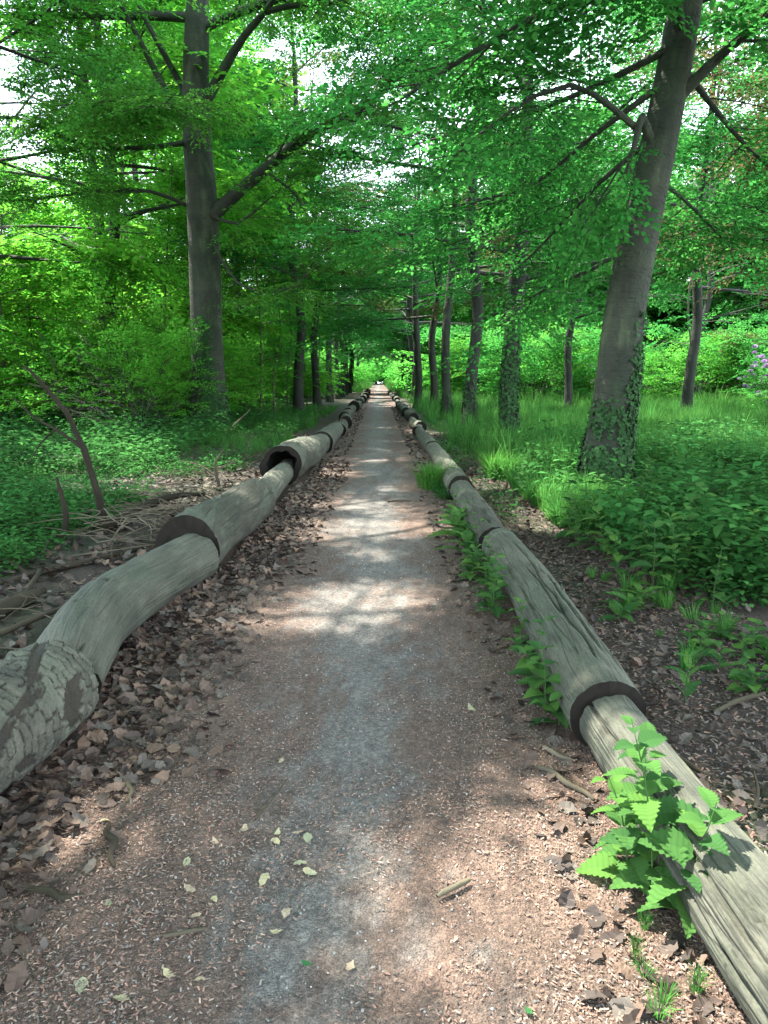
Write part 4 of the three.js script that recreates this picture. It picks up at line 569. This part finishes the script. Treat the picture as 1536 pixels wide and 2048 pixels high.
plant('nettle', 'second stem of the sunlit nettle clump, with darker lower leaves', null, [0.9, 0, -1.93], { seed: 2, h: 0.4, pairs: 8, leaf: 0.15, lean: [0.07, 0.0], dark: true });
plant('nettle', 'low nettle shoot at the foot of the sunlit clump', null, [0.8, 0, -2.12], { seed: 3, h: 0.34, pairs: 7, leaf: 0.13, lean: [-0.06, -0.08] });
plant('nettle', 'shaded nettle stem of the sunlit clump against the log', null, [0.87, 0, -2.2], { seed: 4, h: 0.42, pairs: 8, leaf: 0.13, lean: [0.04, -0.12], dark: true });
[[0.84, -3.2, 0.24, 0.15, 4], [0.8, -3.32, 0.3, 0.14, 5], [0.84, -3.5, 0.32, 0.12, 6], [0.82, -3.68, 0.34, 0.11, 6], [0.86, -3.9, 0.32, 0.11, 6], [0.85, -4.2, 0.3, 0.1, 6]].forEach(([x, z, h, l, n], i) => plant('nettle', 'young nettle growing along the foot of the long straight log', 'young nettles at the long straight log', [x, 0, z], { seed: 10 + i, h: h * [0.7, 1.15, 0.8, 1.2, 0.6, 1][i], pairs: n - (i % 3 === 0 ? 1 : 0), leaf: l, lean: [[-0.1, 0.05], [-0.02, -0.06], [-0.12, 0], [0.04, 0.08], [-0.14, 0.06], [0, -0.04]][i], dark: i % 2 === 0, turn: i * 1.1 }));
for (let i = 0; i < 9; i++) { const r = rngOf(300 + i); plant('creeping_plant', 'dark small-leaved plant clinging to the far end of the long straight log', 'small-leaved plants at the log joint', [0.86 - r() * 0.12, 0, -4.75 - r() * 1.2], { seed: 30 + i, h: 0.24 + r() * 0.18, pairs: 7, leaf: 0.1, geo: roundLeaf, dark: true, lean: [0.03, 0.05] }); }
for (let i = 0; i < 4; i++) { const r = rngOf(330 + i); plant('dock', 'broad-leaved dock spreading onto the path from the log', 'docks beside the right logs', [0.82 + (i % 2) * 0.08, 0, -6.5 - i * 0.42], { seed: 50 + i, h: 0.2, pairs: 5, leaf: 0.3, geo: dockLeaf, up: 0.5, from: 0.02, lean: [-0.05, 0] }); }
for (let i = 0; i < 7; i++) { const r = rngOf(350 + i); plant('creeping_plant', 'leafy plant draped over the dock-covered log', 'leafy plants over the dock log', [0.8 + r() * 0.12, 0, -6.1 - r() * 3.1], { seed: 70 + i, h: 0.2 + r() * 0.2, pairs: 5, leaf: 0.09, geo: roundLeaf, dark: true, lean: [0.1, 0.02] }); }
for (let i = 0; i < 34; i++) {   // the herb bed at the right, its front plants
  const r = rngOf(400 + i), z = -4.5 - Math.pow(i / 34, 1.1) * 5.2 - r() * 0.3, x0 = z > -5.4 ? 1.75 : 1.8, x = x0 + Math.pow(r(), 1.1) * (0.6 + -z * 0.28) + (z > -5 ? 0.3 : 0);
  plant('nettle', 'tall nettle in the dark herb bed below the leaning beech', 'nettles of the right hand herb bed', [x, 0, z], { seed: 420 + i, h: 0.38 + r() * 0.3, pairs: 7, leaf: 0.09 + r() * 0.09, dark: true, lean: [(r() - 0.5) * 0.2, (r() - 0.5) * 0.2], geo: i % 3 ? nLeaf : roundLeaf });
}
for (let i = 0; i < 24; i++) { const r = rngOf(480 + i); plant('low_herb', 'low light green herb at the edge of the bare soil on the right', 'light herbs at the soil edge', [1.75 + r() * 0.8, 0, -3.55 - r() * 0.9], { seed: 500 + i, h: 0.1 + r() * 0.1, pairs: 4, leaf: 0.085, geo: roundLeaf }); }
plant('dock', 'single upright dock plant on the bare soil behind the right logs', null, [1.53, 0, -3.45], { seed: 600, h: 0.26, pairs: 5, leaf: 0.12, geo: dockLeaf, up: 0.9, dark: true });
for (let i = 0; i < 3; i++) { const r = rngOf(610 + i); plant('dock', 'pale-stalked rosette on the soil in front of the herb bed', 'rosettes before the herb bed', [1.62 + i * 0.14, 0, -4.75 - i * 0.2], { seed: 620 + i, h: 0.08, pairs: 4, leaf: 0.2, geo: dockLeaf, up: 0.35, from: 0 }); }

// herbs, grass and brambles nobody could count
const herbGeo = (seed, leaf, n, H, wide) => { const r = rngOf(seed), t = new Tri(); for (let k = 0; k < n; k++) { const a = k * 2.4 + r(), h = H * (0.25 + 0.75 * r()), rad = wide * Math.sqrt(r()), p = V(Math.cos(a) * rad, h, Math.sin(a) * rad), d = V(Math.cos(a + r() - 0.5), (r() - 0.6) * 0.7, Math.sin(a + r() - 0.5)).normalize(), nn = V((r() - 0.5) * 0.6, 1, (r() - 0.5) * 0.6).normalize(), q = 0.7 + r() * 0.6; addLeaf(t, p, d.addScaledVector(nn, -d.dot(nn)).normalize(), nn, leaf * (0.6 + r() * 0.8), leaf * 0.6, [0.045 * q, 0.13 * q, 0.04 * q]); if (k % 3 === 0) addTwig(t, V(p.x * 0.4, 0, p.z * 0.4), p, 0.003, [0.05, 0.09, 0.03]); } return t.geo(); };
const grassGeo = (seed, n, H, wide) => { const r = rngOf(seed), t = new Tri(); for (let k = 0; k < n; k++) { const a = r() * 6.28, rad = wide * Math.sqrt(r()), b = V(Math.cos(a) * rad, 0, Math.sin(a) * rad), h = H * (0.5 + r() * 0.7), l = h * (0.25 + r() * 0.55), m = b.clone().add(V(Math.cos(a) * l * 0.35, h * 0.65, Math.sin(a) * l * 0.35)), e = b.clone().add(V(Math.cos(a) * l, h, Math.sin(a) * l)), w = V(-Math.sin(a), 0, Math.cos(a)).multiplyScalar(0.006), q = 0.7 + r() * 0.6, c = [0.06 * q, 0.16 * q, 0.04 * q]; t.t(b.clone().sub(w), b.clone().add(w), m.clone().add(w), c); t.t(b.clone().sub(w), m.clone().add(w), m.clone().sub(w), c); t.t(m.clone().sub(w), m.clone().add(w), e, c); } return t.geo(); };
const herbBig = herbGeo(1, 0.12, 26, 0.5, 0.28), herbSmall = herbGeo(2, 0.055, 34, 0.22, 0.24), herbMid = herbGeo(3, 0.085, 30, 0.36, 0.26), grassTuft = grassGeo(4, 46, 0.34, 0.09), grassTall = grassGeo(5, 28, 0.62, 0.2);
{
  const r = rngOf(848), up = (x, z, k) => new THREE.Matrix4().compose(V(x, 0.01, z), new THREE.Quaternion().setFromEuler(new THREE.Euler((r() - 0.5) * 0.5, r() * 6.28, (r() - 0.5) * 0.5)), V(k, k * (0.7 + r() * 0.7), k));
  const tint = (a, b, c) => { const f = 0.55 + r() * 0.9; return [a * f * (0.85 + r() * 0.3), b * f, c * f]; };
  let l = [];
  for (let k = 0; k < 1500; k++) { const z = -5 - Math.pow(r(), 1.2) * 12, edge = 2.0 + 0.35 * vn(z * 1.2, 5), x = edge + Math.pow(r(), 0.9) * (-z * 0.62); if (Math.hypot(x - 3.1, z + 10.1) < 0.5) continue; const c = fbm(x * 1.3, z * 1.3, 3); l.push([up(x, z, (0.45 + r() * 0.5) * (0.55 + c)), ...tint(1.05, 1.2, 1.0)]); }
  stuff('herb_bed', herbBig, matHerb, l, 'dense dark green herbs covering the ground on the right', 'herbs');
  l = [];
  for (let k = 0; k < 5200; k++) { const z = -9.2 - Math.pow(r(), 1.1) * 30, x = -2.3 - Math.pow(r(), 0.9) * (-z * 0.62) - 0.25 * vn(z, 3); if (x > -2.9 && z > -12) continue; const y = fbm(x * 0.5, z * 0.5, 3); if (y < 0.43 + 0.1 * (r() - 0.5)) continue; const q = fbm(x * 1.7 + 5, z * 1.7, 3); l.push([up(x, z, (0.5 + r() * 0.6) * (0.4 + q * 1.3) + (z < -20 ? 0.25 : 0)), ...tint(1.05, 1.2, 1.0)]); }
  for (let k = 0; k < 420; k++) { const z = -5.2 - r() * 4.5, x = -3.0 - r() * 2.2; l.push([up(x, z, 0.7 + r() * 0.5), ...tint(1.05, 1.2, 1.0)]); }
  for (let k = 0; k < 260; k++) { const z = -8 - r() * 26, x = 1.35 + r() * 1.2; if (fbm(x, z * 0.6, 3) < 0.48) continue; l.push([up(x, z, 0.6 + r() * 0.4), ...tint(1.05, 1.2, 1.0)]); }
  for (let k = 0; k < 120; k++) { const z = -9.5 - r() * 3, x = 0.84 + r() * 0.12; l.push([up(x, z, 0.35 + r() * 0.3), ...tint(1.05, 1.2, 1.0)]); }
  stuff('ground_herbs', herbSmall, matHerb, l, 'small pale green herbs carpeting the wood floor', 'herbs');
  l = [];
  for (let k = 0; k < 2600; k++) { const z = -12 - Math.pow(r(), 1.0) * 30, x = -4 - r() * (-z * 0.55); if (fbm(x * 0.4 + 7, z * 0.4, 3) < 0.47) continue; l.push([up(x, z, 0.8 + r() * 0.9), ...tint(1.05, 1.2, 1.0)]); }
  for (let k = 0; k < 90; k++) { const z = -5.4 - r() * 3.2, x = -3.4 - r() * 1.8; l.push([up(x, z, 0.6 + r() * 0.4), ...tint(1.05, 1.2, 1.0)]); }
  stuff('brambles', herbMid, matHerb, l, 'mid green leafy undergrowth between the trees of the left wood', 'undergrowth');
  l = [];
  for (let k = 0; k < 9000; k++) { const z = -12 - Math.pow(r(), 1.15) * 60, x = 1.75 + Math.pow(r(), 0.85) * (-z * 0.6); if (z > -17 && x > 3.2 && r() < 0.6) continue; if (x < 2.6 && fbm(x * 0.8, z * 0.5, 3) < 0.5) continue; const sunny = x > 6 && z < -22, clump = fbm(x * 0.6 + 3, z * 0.45, 4); l.push([up(x, z, 0.22 + 0.95 * clump * (0.4 + r()) + (z < -30 ? 0.3 : 0)), ...tint(1.05, 1.2, 1.0)]); }
  for (let k = 0; k < 1500; k++) { const z = -15 - r() * 24, x = -2.1 - r() * 4; if (fbm(x * 0.6, z * 0.4 + 3, 3) < 0.53) continue; l.push([up(x, z, 0.22 + r() * 0.3), ...tint(1.05, 1.2, 1.0)]); }
  for (let k = 0; k < 900; k++) { const z = -76 - r() * 80, s = r() < 0.5 ? -1 : 1, x = s * (1.4 + r() * 6); l.push([up(x, z, 1.0 + r() * 0.7), ...tint(1.05, 1.2, 1.0)]); }
  stuff('meadow_grass', grassTall, matHerb, l, 'long soft grass under the trees on both sides', 'grass');
  l = [];
  for (let k = 0; k < 46; k++) { const z = -3.6 - r() * 2.2, x = 1.7 + r() * 1.2; l.push([up(x, z, 0.16 + r() * 0.28), ...tint(1.05, 1.2, 1.0)]); }
  for (let k = 0; k < 7; k++) { const z = -1.55 - r() * 0.4, x = 0.7 + r() * 0.18; l.push([up(x, z, 0.1 + r() * 0.12), ...tint(1.05, 1.2, 1.0)]); }
  for (let k = 0; k < 260; k++) { const z = -7.6 - r() * 3.2, x = 1.95 + r() * 0.9; l.push([up(x, z, 0.5 + r() * 0.4), ...tint(1.05, 1.2, 1.0)]); }
  stuff('short_grass', grassTuft, matHerb, l, 'short light grass at the edges of the bare soil', 'grass');
}
for (const [x, z, k, n, label] of [[0.8, -10.7, 0.95, 9, 'bright grass tuft at the path edge beside the scraped log'], [1.95, -11.8, 1.1, 16, 'round dark grass tussock between the log row and the leaning beech']]) {
  const root = thing('grass_tuft', label, 'grass', null, [x, 0, z]), r = rngOf(z * -10), l = []; for (let i = 0; i < n; i++) { const a = r() * 6.28, q = Math.sqrt(r()) * 0.26 * k, s = k * (0.8 + r() * 0.4); l.push([new THREE.Matrix4().compose(V(Math.cos(a) * q * 0.6, 0, Math.sin(a) * q), new THREE.Quaternion().setFromEuler(new THREE.Euler(0, r() * 6, 0)), V(s, s, s)), 0.9 + r() * 0.3, 1.15, 0.8]); }
  stuff('blades', grassTuft, matHerb, l, null, null, root);
}
renderer.render(scene, camera);
